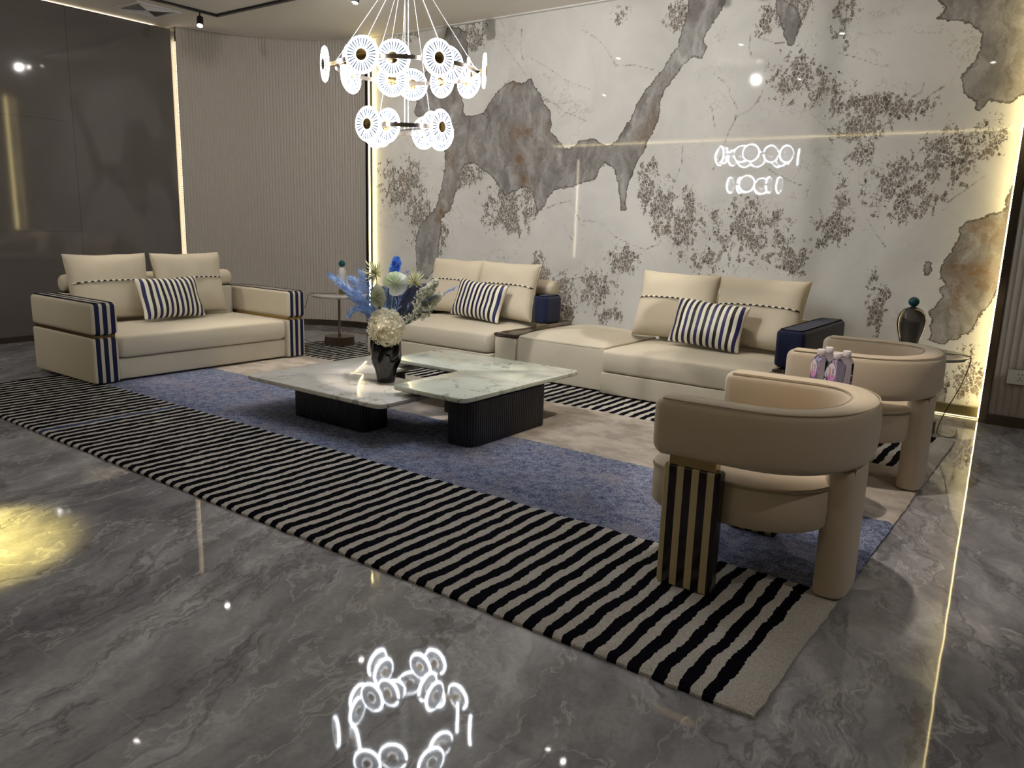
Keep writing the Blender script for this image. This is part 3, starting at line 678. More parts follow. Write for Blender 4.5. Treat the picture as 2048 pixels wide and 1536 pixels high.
coffee_table('coffee_table', 'low white marble coffee table carrying the black vase', [(-4.56, 3.13), (-3.25, 3.13), (-3.25, 3.80), (-3.99, 3.80), (-3.99, 4.45), (-4.56, 4.45)],
             [(-4.27, 3.29), (-3.56, 3.29), (-3.56, 3.53), (-4.05, 3.53), (-4.05, 4.2), (-4.27, 4.2)], .28, M['marbleA'])
coffee_table('coffee_table', 'higher L-shaped pale green marble coffee table overlapping the table with the vase', [(-3.42, 3.38), (-2.82, 3.38), (-2.82, 4.66), (-4.13, 4.66), (-4.13, 4.06), (-3.42, 4.06)],
             [(-3.06, 3.48), (-2.84, 3.48), (-2.84, 4.28), (-3.6, 4.28), (-3.6, 4.06), (-3.06, 4.06)], .342, M['marbleB'])

# ------------------------------------------------------------------ armchairs (open side = -X)
def armchair(label, cx, cy, group):
    t = thing('armchair', label, 'armchair', (cx, cy, RZ), 0, group)
    Z = -RZ
    # curved backrest band
    path = []
    y0 = .345; 
    for k in range(7): path.append((-.325 + k * .05, -y0))
    for k in range(1, 32):
        a = -PI / 2 + PI * k / 32; ca, sa = math.cos(a), math.sin(a)
        path.append((-.025 + .297 * abs(ca) ** .85, y0 * (1 if sa > 0 else -1) * abs(sa) ** .9))
    for k in range(6, -1, -1): path.append((-.325 + k * .05, y0))
    P = [Vector((x, y, 0)) for x, y in path]; loops = []
    def section(p, nn, sc, f):
        out = []; W_, H_, r = .056 * sc, .112 * (.55 + .45 * sc), .035 * sc + .001
        zc = .632 + .008 * f + Z
        for (q, z) in rrect(0, 0, W_, H_, r, 5, 4):
            bulge = .006 * math.cos(z / H_ * PI / 2) * (1 if q > 0 else -1) * sc
            v = p + nn * (q + bulge); out.append((v.x, v.y, zc + z))
        return out
    T = [(P[min(i + 1, len(P) - 1)] - P[max(i - 1, 0)]).normalized() for i in range(len(P))]
    NN = [Vector((d.y, -d.x, 0)) for d in T]
    for sc, e in ((.35, .042), (.6, .034), (.8, .022), (.93, .009)): loops.append(section(P[0] - T[0] * e, NN[0], sc, 0))
    for i, p in enumerate(P): loops.append(section(p, NN[i], 1, math.sin(PI * i / (len(P) - 1))))
    for sc, e in ((.93, .009), (.8, .022), (.6, .034), (.35, .042)): loops.append(section(P[-1] + T[-1] * e, NN[-1], sc, 0))
    link('backrest', rings(bmesh.new(), loops), M['chair'], t)
    for sd in (-1, 1):   # piping round the outer and inner top edge
        pts = [p + NN[i] * (.050 * sd) + Vector((0, 0, .632 + .008 * math.sin(PI * i / (len(P) - 1)) + .1045 + Z)) for i, p in enumerate(P)]
        link('piping', tube(pts, .0026, 5), M['piping'], t)
    # seat drum
    def plan(ins):
        out = []
        for k in range(64):
            a = 2 * PI * k / 64; c_, s_ = math.cos(a), math.sin(a); e = .42 if c_ < 0 else .8
            out.append((-.10 + (.335 - ins) * abs(c_) ** e * (1 if c_ > 0 else -1), (.325 - ins) * abs(s_) ** e * (1 if s_ > 0 else -1)))
        return out
    def drum(prof):
        return rings(bmesh.new(), [[(x, y, z + Z) for x, y in plan(i)] for i, z in prof])
    link('seat', drum([(.06, .285), (.012, .285), (0, .30), (-.003, .36), (0, .43), (.006, .438)]), M['chair'], t)
    link('seat_cushion', drum([(.006, .438), (-.001, .445), (0, .452), (.02, .468), (.08, .476), (.18, .479), (.28, .48)]), M['chair'], t)
    link('seam', tube([(x, y, .441 + Z) for x, y in plan(-.002)] + [(plan(-.002)[0][0], plan(-.002)[0][1], .441 + Z)], .0026, 5), M['piping'], t)
    # striped lacquer legs at the open side, upholstered post at the back
    for s in (-1, 1):
        y0_, y1_ = sorted((s * .395, s * .335))
        lg = link('leg', softbox(-.305, -.085, y0_, y1_, 0, .493 + Z, .007, .012), M['lacquer'], t); lg['label'] = 'front leg panel in black and cream lacquer stripes'
        link('brass_cap', B(-.285, -.105, y0_ + .008, y1_ - .008, .488 + Z, .53 + Z), M['brass'], t)
    bm = bmesh.new(); lo = []
    for k in range(28):
        a = 2 * PI * k / 28; c_, s_ = math.cos(a), math.sin(a)
        lo.append((.250 + .062 * abs(c_) ** .6 * (1 if c_ > 0 else -1), .13 * abs(s_) ** .7 * (1 if s_ > 0 else -1)))
    rings(bm, [[(x * 1, y, z) for x, y in [(.250 + (q[0] - .250) * f, q[1] * f) for q in lo]] for f, z in ((.85, 0), (.97, .006), (1, .02), (1, .46), (.97, .488), (.9, .495))])
    link('back_leg', bm, M['chair'], t)
    link('brass_strip', B(.235, .30, -.10, .10, .487 + Z, .53 + Z), M['brass'], t)
    return t
armchair('beige curved armchair nearest the viewer, with striped front legs', -.885, 2.985, 'curved beige armchairs')
c2 = armchair('beige curved armchair farther back, in front of the smoked glass lamp', -.895, 4.56, 'curved beige armchairs')

# ------------------------------------------------------------------ small tables, lamps, bottles
def round_table(name, label, x, y, z0, h, r, group=None, mat='roundtop'):
    t = thing(name, label, 'side table', (x, y, z0), 0, group); h -= z0
    link('tabletop', lathe([(r * .8, h - .028), (r * .96, h - .024), (r, h - .010), (r, h - .003), (r - .004, h), (.01, h)], 64), M[mat], t)
    link('pole', lathe([(.014, .08), (.014, h - .026)], 20), M['chrome'], t)
    fo_ = flute_outline([(.155 * math.cos(2 * PI * k / 60), .155 * math.sin(2 * PI * k / 60)) for k in range(60)], .0145, .005, 6)
    link('base', prism(bmesh.new(), fo_, 0, .085), M['nickel'], t, True, 60)
    link('base_cap', lathe([(.149, .085), (.149, .09), (.01, .091)], 48), M['nickel'], t)
    return t
round_table('side_table', 'round marble side table on a chrome pole, beside the loveseat', -6.39, 5.57, RZ, .553, .29, 'round side tables')
round_table('side_table', 'round marble side table by the marble wall, behind the farther armchair', -.90, 6.02, 0, .553, .30, 'round side tables')
round_table('side_table', 'small side table hidden between the two armchairs, under the water bottles', -.93, 3.83, RZ, .58, .17, 'round side tables')
def glass(name, col, rough=.02, trans=1.0, ior=1.45):
    t = NT(name); t.base(lin(col), rough, 0, .5); t.p.inputs['Transmission Weight'].default_value = trans; t.p.inputs['IOR'].default_value = ior; return t.m
M['smoke'] = glass('smoked_glass', (96, 94, 94), .02)
M['clear'] = glass('clear_bottle_plastic', (214, 214, 246), .03, 1, 1.2)
M['frost'] = plain('frosted_white_glass', (190, 186, 182), .3)
tL = t = thing('table_lamp', 'slim table lamp with white capsule shade, brass foot and teal ball beside the loveseat', 'lamp', (-6.37, 5.60, .5535))
link('base', lathe([(.036, 0), (.036, .05), (.03, .052)], 28), M['brass'], t)
link('shade', lathe([(.034, .053), (.042, .06), (.044, .08), (.044, .22), (.042, .245), (.033, .268), (.018, .283), (.002, .288)], 32), M['frost'], t)
link('finial', lathe([(.002, .286)] + [(.035 * math.sin(a), .322 - .036 * math.cos(a)) for a in [PI * k / 14 for k in range(1, 14)]] + [(.002, .358)], 28), M['teal'], t)['label'] = 'teal glass ball'
tR = t = thing('table_lamp', 'smoked glass vase-shaped table lamp with a teal ball, behind the farther armchair', 'lamp', (-.98, 6.0, .5535))
link('body', lathe([(.030, 0), (.048, .002), (.052, .03), (.066, .085), (.083, .14), (.092, .19), (.092, .225), (.082, .262), (.058, .292), (.03, .306), (.018, .31)], 40), M['smoke'], t)['label'] = 'smoked glass body'
link('inner_tube', lathe([(.036, .008), (.038, .02), (.038, .20), (.03, .21)], 28), M['frost'], t)
link('finial', lathe([(.014, .308)] + [(.036 * math.sin(a), .345 - .034 * math.cos(a)) for a in [PI * k / 14 for k in range(2, 14)]] + [(.002, .379)], 28), M['teal'], t)['label'] = 'teal ball'
def rel(t, P): return [p - t.location for p in bez(P, 8)]
link('power_cord', tube(rel(tL, [(-6.40, 5.55, .558), (-6.52, 5.50, .558), (-6.64, 5.44, .556), (-6.69, 5.41, .53), (-6.70, 5.38, .42), (-6.78, 5.36, .3), (-6.86, 5.38, .16), (-6.84, 5.45, .05), (-6.78, 5.5, .006)]), .0028, 6), M['cord'], tL)
link('power_cord', tube(rel(tR, [(-.93, 6.0, .558), (-.80, 6.02, .558), (-.64, 6.06, .558), (-.595, 6.04, .53), (-.63, 6.0, .35), (-.70, 5.97, .15), (-.72, 5.93, .03), (-.67, 5.93, .006), (-.62, 5.99, .006), (-.62, 6.1, .03)]), .003, 6), M['cord'], tR)
def label_mat():
    t = NT('bottle_label'); Z = t.xyz(t.pos())[2]
    c = t.ramp(t.math('MULTIPLY_ADD', Z, 12.0, -1.0), [(0, lin((150, 96, 235))), (.35, lin((244, 170, 235))), (.7, lin((250, 246, 250)))])
    return t.base(c, .4)
M['blabel'] = label_mat(); M['red_ink'] = plain('red_ink', (214, 30, 50), .5); M['blue_ink'] = plain('violet_ink', (70, 50, 120), .5)
M['cap'] = plain('white_bottle_cap', (236, 226, 232), .45)
def text_mesh(s, size, mat, parent, loc, rot, name='lettering'):
    cu = bpy.data.curves.new('txt', 'FONT'); cu.body = s; cu.size = size; cu.align_x = 'CENTER'; cu.align_y = 'CENTER'; cu.extrude = .0002
    o = bpy.data.objects.new('txt', cu); COL.objects.link(o); dg = bpy.context.evaluated_depsgraph_get()
    me = bpy.data.meshes.new_from_object(o.evaluated_get(dg)); bpy.data.objects.remove(o)
    me.name = name; me.materials.clear(); me.materials.append(mat); r = bpy.data.objects.new(name, me); COL.objects.link(r)
    r.parent = parent; r.location = loc; r.rotation_euler = rot; return r
BZ = .582
def bottle(label, x, y, rz, group='water bottles'):
    t = thing('water_bottle', label, 'bottle', (x, y, BZ), rz, group)
    a = .0315; prof = [(a * .8, 0), (a * .97, .004), (a, .012), (a, .06), (a * .95, .075), (a, .09), (a, .172), (a * .96, .184), (a * .82, .192), (a * .6, .198), (.0165, .201), (.0165, .207)]
    link('body', rings(bmesh.new(), [[(p[0], p[1], z) for p in rrect(0, 0, r, r, r * (.38 if z < .18 else .99), 5, 2)] for r, z in prof]), M['clear'], t)
    link('cap', lathe([(.018, .203), (.0185, .205), (.0185, .226), (.0165, .229), (.002, .2295)], 28), M['cap'], t)['label'] = 'white screw cap'
    bm = bmesh.new(); pts = [(.024 * math.cos(2 * PI * k / 32), .045 * math.sin(2 * PI * k / 32)) for k in range(32)]
    vs = [bm.verts.new((-a - .0012 , q[0], .137 + q[1])) for q in pts]; v2 = [bm.verts.new((-a - .0004, q[0], .137 + q[1])) for q in pts]
    bm.faces.new(vs); bm.faces.new(list(reversed(v2)))
    for i in range(32): bm.faces.new((vs[i], v2[i], v2[(i + 1) % 32], vs[(i + 1) % 32]))
    lb = link('bottle_label', bm, M['blabel'], t, False); lb['label'] = 'oval white and violet label with red lettering'
    # lettering runs up the label
    text_mesh('Ganten', .020, M['red_ink'], lb, (-a - .0014, .010, .137), (PI / 2, -PI / 2, -PI / 2))
    text_mesh('百\n岁\n山', .014, M['blue_ink'], lb, (-a - .0014, -.010, .137), (PI / 2, 0, -PI / 2))
    return t
bottle('square clear water bottle at the front left of the four, its label facing left', -.985, 3.80, .85)
bottle('square clear water bottle at the front right of the four, label towards the viewer', -.895, 3.74, 1.12)
bottle('square clear water bottle at the back right of the four bottles', -.88, 3.84, .5)
bottle('square clear water bottle at the back left, mostly hidden behind the front left bottle', -.975, 3.90, .3)

# ------------------------------------------------------------------ vase and flowers (u = right, d = away from the viewer)
VX, VY = -3.722, 3.643
UR = Vector((.806, .592, 0)); UA = Vector((-.592, .806, 0))
def lobed(r, z, a):
    m = .05 + .10 * min(max((z - .02) / .12, 0), 1); tw = a * 7 + 2.2 * math.sin(z * 17)
    return r * (1 + m * (abs(math.cos(tw / 2)) - .6) + .035 * math.sin(z * 42 + a * 2) * min(z / .08, 1))
v = lathe([(.05, 0), (.058, .001), (.060, .01), (.066, .05), (.074, .09), (.088, .13), (.096, .165), (.100, .20), (.102, .235), (.098, .265), (.095, .29), (.088, .298), (.08, .29), (.075, .25), (.06, .1), (.02, .04)], 112, rfun=lobed)
vase = tag(link('vase', v, M['black_gloss']), 'glossy black rippled ceramic vase holding flowers on the coffee table', 'vase'); vase.location = (VX, VY, .2805)
def FP(px, py, d=0.0):   # offsets from the vase foot: metres to the right, up, away
    return Vector((VX, VY, .28)) + UR * ((px - 771) / 303) + Vector((0, 0, (763 - py) / 296)) + UA * d
MOUTH = Vector((VX, VY, .52))
def two_tone(name, a, b, rough=.6, sc=20, trans=0.0):
    t = NT(name);  n = t.noise(t.pos(), sc, 3); t.base(t.mix(t.ramp(n, [(.35, (0, 0, 0)), (.65, (1, 1, 1))]), lin(a), lin(b)), rough, 0, .3)
    return t.m
M['fern_blue'] = two_tone('powder_blue_fern', (176, 200, 234), (126, 156, 204))
M['fern_grey'] = two_tone('grey_blue_fern', (96, 116, 134), (62, 80, 98))
M['thistle'] = two_tone('bright_blue_thistle', (130, 180, 246), (70, 126, 220))
M['petal'] = two_tone('ivory_petal', (248, 246, 230), (226, 228, 190), .5, 30)
M['hydra'] = two_tone('ivory_hydrangea', (255, 252, 240), (246, 240, 220), .6, 25)
M['filler'] = two_tone('white_filler', (250, 248, 238), (232, 232, 214), .6, 30)
M['stem'] = two_tone('dark_green_stem', (52, 70, 62), (34, 48, 44))
def thin(m, fac=.45):
    """petals and leaves let light through"""
    t = m.node_tree; p = t.nodes['Principled BSDF']; o = t.nodes['Material Output']; tr = t.nodes.new('ShaderNodeBsdfTranslucent'); mx = t.nodes.new('ShaderNodeMixShader')
    src = p.inputs['Base Color'].links[0].from_socket; t.links.new(src, tr.inputs[0]); mx.inputs[0].default_value = fac
    t.links.new(p.outputs[0], mx.inputs[1]); t.links.new(tr.outputs[0], mx.inputs[2]); t.links.new(mx.outputs[0], o.inputs[0])
for k_ in ('fern_blue', 'thistle', 'petal', 'hydra', 'filler'): thin(M[k_])
def spathe_mat(name, a, b, c):
    t = NT(name); X, Y, Z = t.xyz(t.pos()); r = t.math('POWER', t.math('ADD', t.math('MULTIPLY', X, X), t.math('MULTIPLY', Z, Z)), .5)
    ang = t.math('ARCTAN2', X, Z); v = t.math('ABSOLUTE', t.math('SINE', t.math('MULTIPLY', ang, 6.0)))
    vein = t.math('MULTIPLY', t.math('LESS_THAN', v, .07), .4)
    col = t.mix(t.ramp(t.math('DIVIDE', r, .10), [(.0, (0, 0, 0)), (.75, (1, 1, 1))]), lin(a), lin(b))
    side = t.ramp(t.math('ADD', t.math('MULTIPLY', X, -8.0), .35), [(.3, (0, 0, 0)), (.8, (1, 1, 1))])
    col = t.mix(t.math('MULTIPLY', side, .6), col, lin(c)); col = t.mix(vein, col, lin(a)); return t.base(col, .3, 0, .5)
M['anth1'] = spathe_mat('white_green_anthurium', (226, 234, 200), (255, 255, 255), (204, 226, 150))
M['anth2'] = spathe_mat('sage_anthurium', (176, 184, 140), (218, 218, 196), (188, 196, 156))
thin(M['anth1'], .3); thin(M['anth2'], .3)
def leaf_tri(bm, a, b, wv, bow):
    """slim folded leaflet from a to b"""
    m = (a + b) / 2 + bow; v = [bm.verts.new(p) for p in (a, m + wv, b, m - wv)]
    c = bm.verts.new(m + bow * .4); bm.faces.new((v[0], v[1], c)); bm.faces.new((v[1], v[2], c)); bm.faces.new((v[2], v[3], c)); bm.faces.new((v[3], v[0], c))
def fern(label, tip, mat, L=.07, n=30, rise=.06, group='fern fronds in the vase', seed=0, start=None):
    rnd = random.Random(seed); s = Vector(start) if start is not None else MOUTH.copy()
    mid = (s + tip) / 2 + Vector((0, 0, rise)); path = bez([s, s.lerp(mid, .55) + Vector((0, 0, rise * .35)), mid, mid.lerp(tip, .55) + Vector((0, 0, rise * .25)), tip], 10)
    o = tag(link('fern_frond', tube([p - s for p in path], .0022, 5, taper=lambda t: 1 - .7 * t), mat), label, 'fern', group); o.location = s
    bm = bmesh.new(); K = len(path)
    for i in range(n):
        f = .22 + .78 * i / n; k = min(int(f * (K - 1)), K - 2); p = path[k].lerp(path[k + 1], f * (K - 1) - k) - s
        t = (path[k + 1] - path[k]).normalized(); side = t.cross(Vector((0, 0, 1))).normalized(); up = side.cross(t)
        l = L * (math.sin(PI * (.12 + .85 * (1 - (f - .22) / .78) ** .8)) * .6 + .45) * (1 - .55 * (f - .22))
        for sd in (-1, 1):
            dr = (t * .75 + side * sd * .9 + up * (rnd.random() - .5) * .7).normalized(); e = p + dr * l * (.8 + .4 * rnd.random())
            leaf_tri(bm, p, e, t * .0055 + up * .003, up * .004)
            for q in (.25, .45, .65, .85):
                pp = p.lerp(e, q); leaf_tri(bm, pp, pp + (dr + side * .0 + t * .9).normalized() * l * .36, t.cross(up) * .0 + dr.orthogonal().normalized() * .003, up * .002)
    link('leaflets', bm, mat, o, False); return o
fb, fg = M['fern_blue'], M['fern_grey']
fern('powder blue fern frond reaching farthest left, level with the lamp shade', FP(664, 556, .0), fb, .11, 40, .05, seed=1)
fern('powder blue fern frond just under the farthest left one', FP(690, 578, -.03), fb, .10, 36, .05, seed=2)
fern('drooping powder blue fern frond at the lower left, over the side table', FP(700, 634, -.06), fb, .095, 34, .13, seed=3)
fern('powder blue fern frond pointing up left, below the spidery white bloom', FP(722, 548, .05), fb, .10, 34, .03, seed=4)
fern('powder blue fern frond behind the left spidery bloom', FP(700, 562, .08), fb, .10, 36, .05, seed=14)
fern('powder blue fern frond between the farthest left one and the sage anthurium', FP(712, 590, .03), fb, .10, 34, .04, seed=15)
fern('blue fern frond standing behind the two anthuriums', FP(775, 555, .1), fb, .07, 24, .0, seed=5)
fern('powder blue fern frond between the two spidery blooms', FP(810, 545, .1), fb, .07, 24, .0, seed=6)
fern('long grey blue fern frond with its tip farthest right', FP(912, 573, .05), fb, .05, 30, .05, seed=7)
fern('dark grey blue fern frond arching right below the white filler', FP(872, 590, -.02), fg, .085, 30, .05, seed=8)
fern('lowest dark grey blue fern frond on the right', FP(862, 618, .02), fg, .085, 30, .04, seed=9)
fern('dark grey blue fern frond rising behind the right of the bouquet', FP(845, 575, .06), fg, .08, 28, .02, seed=10)
def sprig(name, label, cat, tip, mat, n, spread, size, seed, group=None, length=.14, leafy=False):
    rnd = random.Random(seed); s = MOUTH; path = bez([s, s.lerp(tip, .5) + Vector((0, 0, .02)), tip], 8)
    o = tag(link(name, tube([p - s for p in path], .0016, 5), M['stem']), label, cat, group); o.location = s; bm = bmesh.new()
    d = (tip - s).normalized()
    for i in range(n):
        f = rnd.random() ** .8; b = tip - d * length * (1 - f) * 1.0; off = Vector((rnd.gauss(0, 1), rnd.gauss(0, 1), rnd.gauss(0, 1))).normalized() * spread * (.35 + .65 * rnd.random()) * (1.25 - f)
        c = b + off - s
        if leafy:
            for q in range(5):
                dr = (off.normalized() + Vector((rnd.gauss(0, .6), rnd.gauss(0, .6), rnd.gauss(0, .6))) + d * .7).normalized(); leaf_tri(bm, c, c + dr * size * 2.2, dr.orthogonal().normalized() * size * .34, Vector((0, 0, .001)))
        else:
            for q in range(4):
                a = dr = Vector((rnd.gauss(0, 1), rnd.gauss(0, 1), rnd.gauss(0, 1))).normalized(); leaf_tri(bm, c - a * size * .2, c + a * size, a.orthogonal().normalized() * size * .45, a.cross(Vector((.3, .4, .8))) * size * .25)
    link('blossoms', bm, mat, o, False)
    bm = bmesh.new()
    for i in range(14):
        f = i / 14; b = tip - d * length * (1 - f) - s; off = Vector((rnd.gauss(0, 1), rnd.gauss(0, 1), rnd.gauss(0, 1))).normalized() * spread * .8; tube([b - d * .03, b + off], .0009, 4, bm)
    link('twigs', bm, M['stem'], o, False); return o
sprig('thistle', 'bright blue spiky thistle at the top of the bouquet', 'flower', FP(790, 524, .04), M['thistle'], 95, .045, .015, 21, None, .16, True)
G3 = 'sprays of tiny white filler blossom'
sprig('filler_spray', 'white filler spray at the right, between the spidery bloom and the sofa cushion', 'flower', FP(872, 560, .0), M['filler'], 520, .062, .0135, 22, G3, .2)
sprig('filler_spray', 'white filler spray pointing farthest right over the sofa seat', 'flower', FP(882, 585, -.02), M['filler'], 420, .052, .0125, 23, G3, .2)
sprig('filler_spray', 'thin white filler spray low on the right, just above the hydrangea', 'flower', FP(842, 607, -.07), M['filler'], 110, .032, .010, 24, G3, .16)
def spider(label, c, seed, face, R=.075):
    rnd = random.Random(seed); o = tag(link('spider_chrysanthemum', tube([MOUTH - c, (MOUTH - c) * .45 + Vector((0, 0, .02)), Vector((0, 0, 0))], .0025, 6), M['stem']), label, 'flower', 'spidery white chrysanthemums'); o.location = c
    bm = bmesh.new(); fx = face.normalized(); sx = fx.orthogonal().normalized(); sy = fx.cross(sx)
    for i in range(60):
        a = rnd.random() * 2 * PI; el = rnd.random() * 1.25 - .1; d = (sx * math.cos(a) + sy * math.sin(a)) * math.cos(el) + fx * math.sin(el)
        l = R * (.7 + .5 * rnd.random()); up = fx * .35 + Vector((0, 0, .25))
        tube([d * .006, d * l * .4 + up * l * .05, d * l * .8 + up * l * .22, d * l * .95 + up * l * .45], .0042, 4, bm, taper=lambda t: .8 + .3 * t - .9 * t * t * t)
    link('petals', bm, M['petal'], o); return o
VDIR = -UA
spider('spidery white chrysanthemum at the upper left of the bouquet', FP(752, 549, -.03), 31, VDIR + Vector((0, 0, .3)) - UR * .4, .082)
spider('spidery white chrysanthemum right of the anthuriums', FP(828, 563, -.03), 32, VDIR + Vector((0, 0, .6)) + UR * .3, .07)
def anthurium(label, c, R, sx, rot, mat, group):
    bm = bmesh.new(); rows = []; n = 48; K = 8
    ctr = bm.verts.new((0, .012, .0))
    for k in range(1, K + 1):
        f = k / K; row = []
        for i in range(n):
            a = 2 * PI * i / n; notch = 1 - .38 * math.exp(-((a - PI) / .32) ** 2); tip = 1 + .12 * math.exp(-((min(a, 2 * PI - a)) / .25) ** 2)
            r = R * f * notch * tip; x = math.sin(a) * r * sx; z = math.cos(a) * r * 1.0
            y = .012 - .03 * f * f + .004 * math.sin(a * 12) * f * (1 - f) * 3 + .006 * math.sin(a * 3) * f
            row.append(bm.verts.new((x, -y + .0, z)))
        rows.append(row)
    for i in range(n): bm.faces.new((ctr, rows[0][i], rows[0][(i + 1) % n]))
    for a_, b_ in zip(rows, rows[1:]):
        for i in range(n): bm.faces.new((a_[i], b_[i], b_[(i + 1) % n], a_[(i + 1) % n]))
    r_ = bmesh.ops.solidify(bm, geom=list(bm.faces), thickness=.0018)
    o = tag(link('anthurium', bm, mat), label, 'flower', group); o.location = c; o.rotation_euler = rot
    link('spadix', tube([(0, 0, -.006), (.002, -.012, .008), (.003, -.02, .024)], .0042, 8, taper=lambda t: 1 - .4 * t), M['petal'], o)
    q = o.matrix_basis.inverted() if False else None
    mw = Matrix.Translation(c) @ o.rotation_euler.to_matrix().to_4x4(); mi = mw.inverted()
    link('stem', tube([mi @ p for p in bez([c + UA * .01, c.lerp(MOUTH, .5) + UA * .04, MOUTH], 6)], .003, 6), M['stem'], o)
    return o
yaw = math.atan2(.592, .806)
anthurium('large white anthurium with a green flank, facing the viewer at the centre of the bouquet', FP(794, 567, -.08), .080, .98, (-.12, .95, yaw + .1), M['anth1'], None)
anthurium('smaller sage green anthurium below left of the white one', FP(757, 593, -.10), .083, .74, (-.1, -.25, yaw - .55), M['anth2'], None)
def hydrangea():
    rnd = random.Random(5); c = FP(776, 651, -.085); o = thing('hydrangea', 'ball of ivory hydrangea hanging over the front rim of the vase', 'flower', c)
    bm = bmesh.new()
    core = bmesh.ops.create_icosphere(bm, subdivisions=2, radius=.082)
    for i in range(620):
        d = Vector((rnd.gauss(0, 1), rnd.gauss(0, 1), rnd.gauss(0, 1))).normalized(); lump = 1 + .16 * noise.noise(d * 2.4 + Vector((3, 1, 2)))
        p = Vector((d.x * .112, d.y * .10, d.z * .112)) * lump * (.84 + .26 * rnd.random()); sx = d.orthogonal().normalized(); sy = d.cross(sx); a0 = rnd.random() * PI; s = .0145 * (.8 + .5 * rnd.random()); d = (d + Vector((rnd.gauss(0, .35), rnd.gauss(0, .35), rnd.gauss(0, .35)))).normalized(); sx = d.orthogonal().normalized(); sy = d.cross(sx)
        for q in range(4):
            a = a0 + q * PI / 2; e = sx * math.cos(a) + sy * math.sin(a); g = sx * -math.sin(a) + sy * math.cos(a)
            vs = [p, p + e * s * .6 + g * s * .5 + d * .003, p + e * s * 1.25 + d * (.005 + .005 * rnd.random()), p + e * s * .6 - g * s * .5 + d * .003]
            bm.faces.new([bm.verts.new(x) for x in vs])
    link('florets', bm, M['hydra'], o, False)
    link('stem', tube([Vector((0, 0, 0)), (MOUTH - c) * .6 + Vector((0, 0, .02)), MOUTH - c], .004, 6), M['stem'], o)
hydrangea()

# ------------------------------------------------------------------ chandelier
CX, CY, ZU, ZL = -3.585, 3.69, 2.245, 1.90
def disc_mat():
    t = NT('lit_crystal_disc'); X, Y, Z = t.xyz(t.pos())
    r = t.math('POWER', t.math('ADD', t.math('MULTIPLY', Y, Y), t.math('MULTIPLY', Z, Z)), .5)
    a = t.math('ARCTAN2', Y, Z); st = t.math('ABSOLUTE', t.math('SINE', t.math('MULTIPLY', a, 14.0)))
    groove = t.math('MULTIPLY', t.math('LESS_THAN', st, .52), t.math('MULTIPLY', t.math('GREATER_THAN', r, .042), t.math('LESS_THAN', r, .086)))
    rim = t.math('GREATER_THAN', r, .091); hub = t.math('LESS_THAN', r, .037)
    s = t.math('MULTIPLY_ADD', rim, 36.0, 1.9); s = t.math('MULTIPLY_ADD', hub, 14.0, s)
    s = t.math('MULTIPLY', s, t.math('SUBTRACT', 1.0, t.math('MULTIPLY', groove, .95)))
    col = t.mix(groove, (.86, .92, 1, 1), (.42, .60, 1, 1))
    t.base(lin((30, 36, 50)), .1, 0, .5); t.l(col, t.p.inputs['Emission Color']); t.l(s, t.p.inputs['Emission Strength']); return t.m
M['disc'] = disc_mat()
ch = thing('chandelier', 'two-tier ring chandelier of glowing ribbed glass discs over the coffee tables', 'chandelier', (CX, CY, 0))
def disc_bm():
    def rf(r, z, a): return r
    bm = bmesh.new(); L = []; n = 88
    for r, x in [(.030, -.006), (.038, -.0095), (.084, -.0095), (.097, -.007), (.102, 0), (.097, .007), (.084, .0095), (.038, .0095), (.030, .006)]:
        L.append([((x + (-.003 if x > 0 else .003) * (k % 2) * (.038 < r + .001 < .088)), r * math.cos(2 * PI * k / n), r * math.sin(2 * PI * k / n)) for k in range(n)])
    rings(bm, L, False)
    vs = list(bm.verts); A0 = vs[:n]; A1 = vs[-n:]
    for i in range(n): bm.faces.new((A0[(i + 1) % n], A0[i], A1[i], A1[(i + 1) % n]))
    return bm
def hub_bm():
    bm = bmesh.new(); L = []
    for r, x in [(.002, -.013), (.030, -.013), (.0325, -.011), (.0325, .011), (.030, .013), (.002, .013)]:
        L.append([(x, r * math.cos(2 * PI * k / 28), r * math.sin(2 * PI * k / 28)) for k in range(28)])
    return rings(bm, L)
dproto = None
def disc(ang, rad, z, tilt):
    global dproto
    # ang measured from the direction towards the viewer, positive to the right
    d = Vector((.7, -.714)); r_ = Vector((.714, .7)); v = d * math.cos(ang) + r_ * math.sin(ang)
    if dproto is None:
        o = link('glass_disc', disc_bm(), M['disc'], ch, True, 60); h = link('hub', hub_bm(), M['brass'], o); dproto = o
    else:
        o = dproto.copy(); COL.objects.link(o)
        for c in dproto.children:
            k = c.copy(); COL.objects.link(k); k.parent = o
    o.parent = ch; o.location = (v.x * rad, v.y * rad, z); o.rotation_euler = (0, tilt * .25, math.atan2(v.y, v.x) + tilt)
    return v
def ring_band(R_, z, h=.024):
    bm = bmesh.new(); L = []
    for k in range(64):
        a = 2 * PI * k / 64; L.append([((R_ + dx) * math.cos(a), (R_ + dx) * math.sin(a), z + dz) for dx, dz in ((-.005, -h / 2), (.005, -h / 2), (.005, h / 2), (-.005, h / 2))])
    V = [[bm.verts.new(p) for p in l] for l in L]
    for i in range(64):
        a, b = V[i], V[(i + 1) % 64]
        for q in range(4): bm.faces.new((a[q], b[q], b[(q + 1) % 4], a[(q + 1) % 4]))
    return bm
link('ring', ring_band(.435, ZU), M['nickel'], ch); link('ring', ring_band(.25, ZL), M['nickel'], ch)
dg = math.radians
def arm_bar(a1, r1, a2, r2, z):
    d = Vector((.7, -.714)); r_ = Vector((.714, .7)); p = (d * math.cos(a1) + r_ * math.sin(a1)) * r1; q = (d * math.cos(a2) + r_ * math.sin(a2)) * r2
    link('disc_arm', tube([(p.x, p.y, z), ((p.x + q.x) / 2, (p.y + q.y) / 2, z), (q.x, q.y, z)], .013, 12), M['brass'], ch)
HZ = 2.82
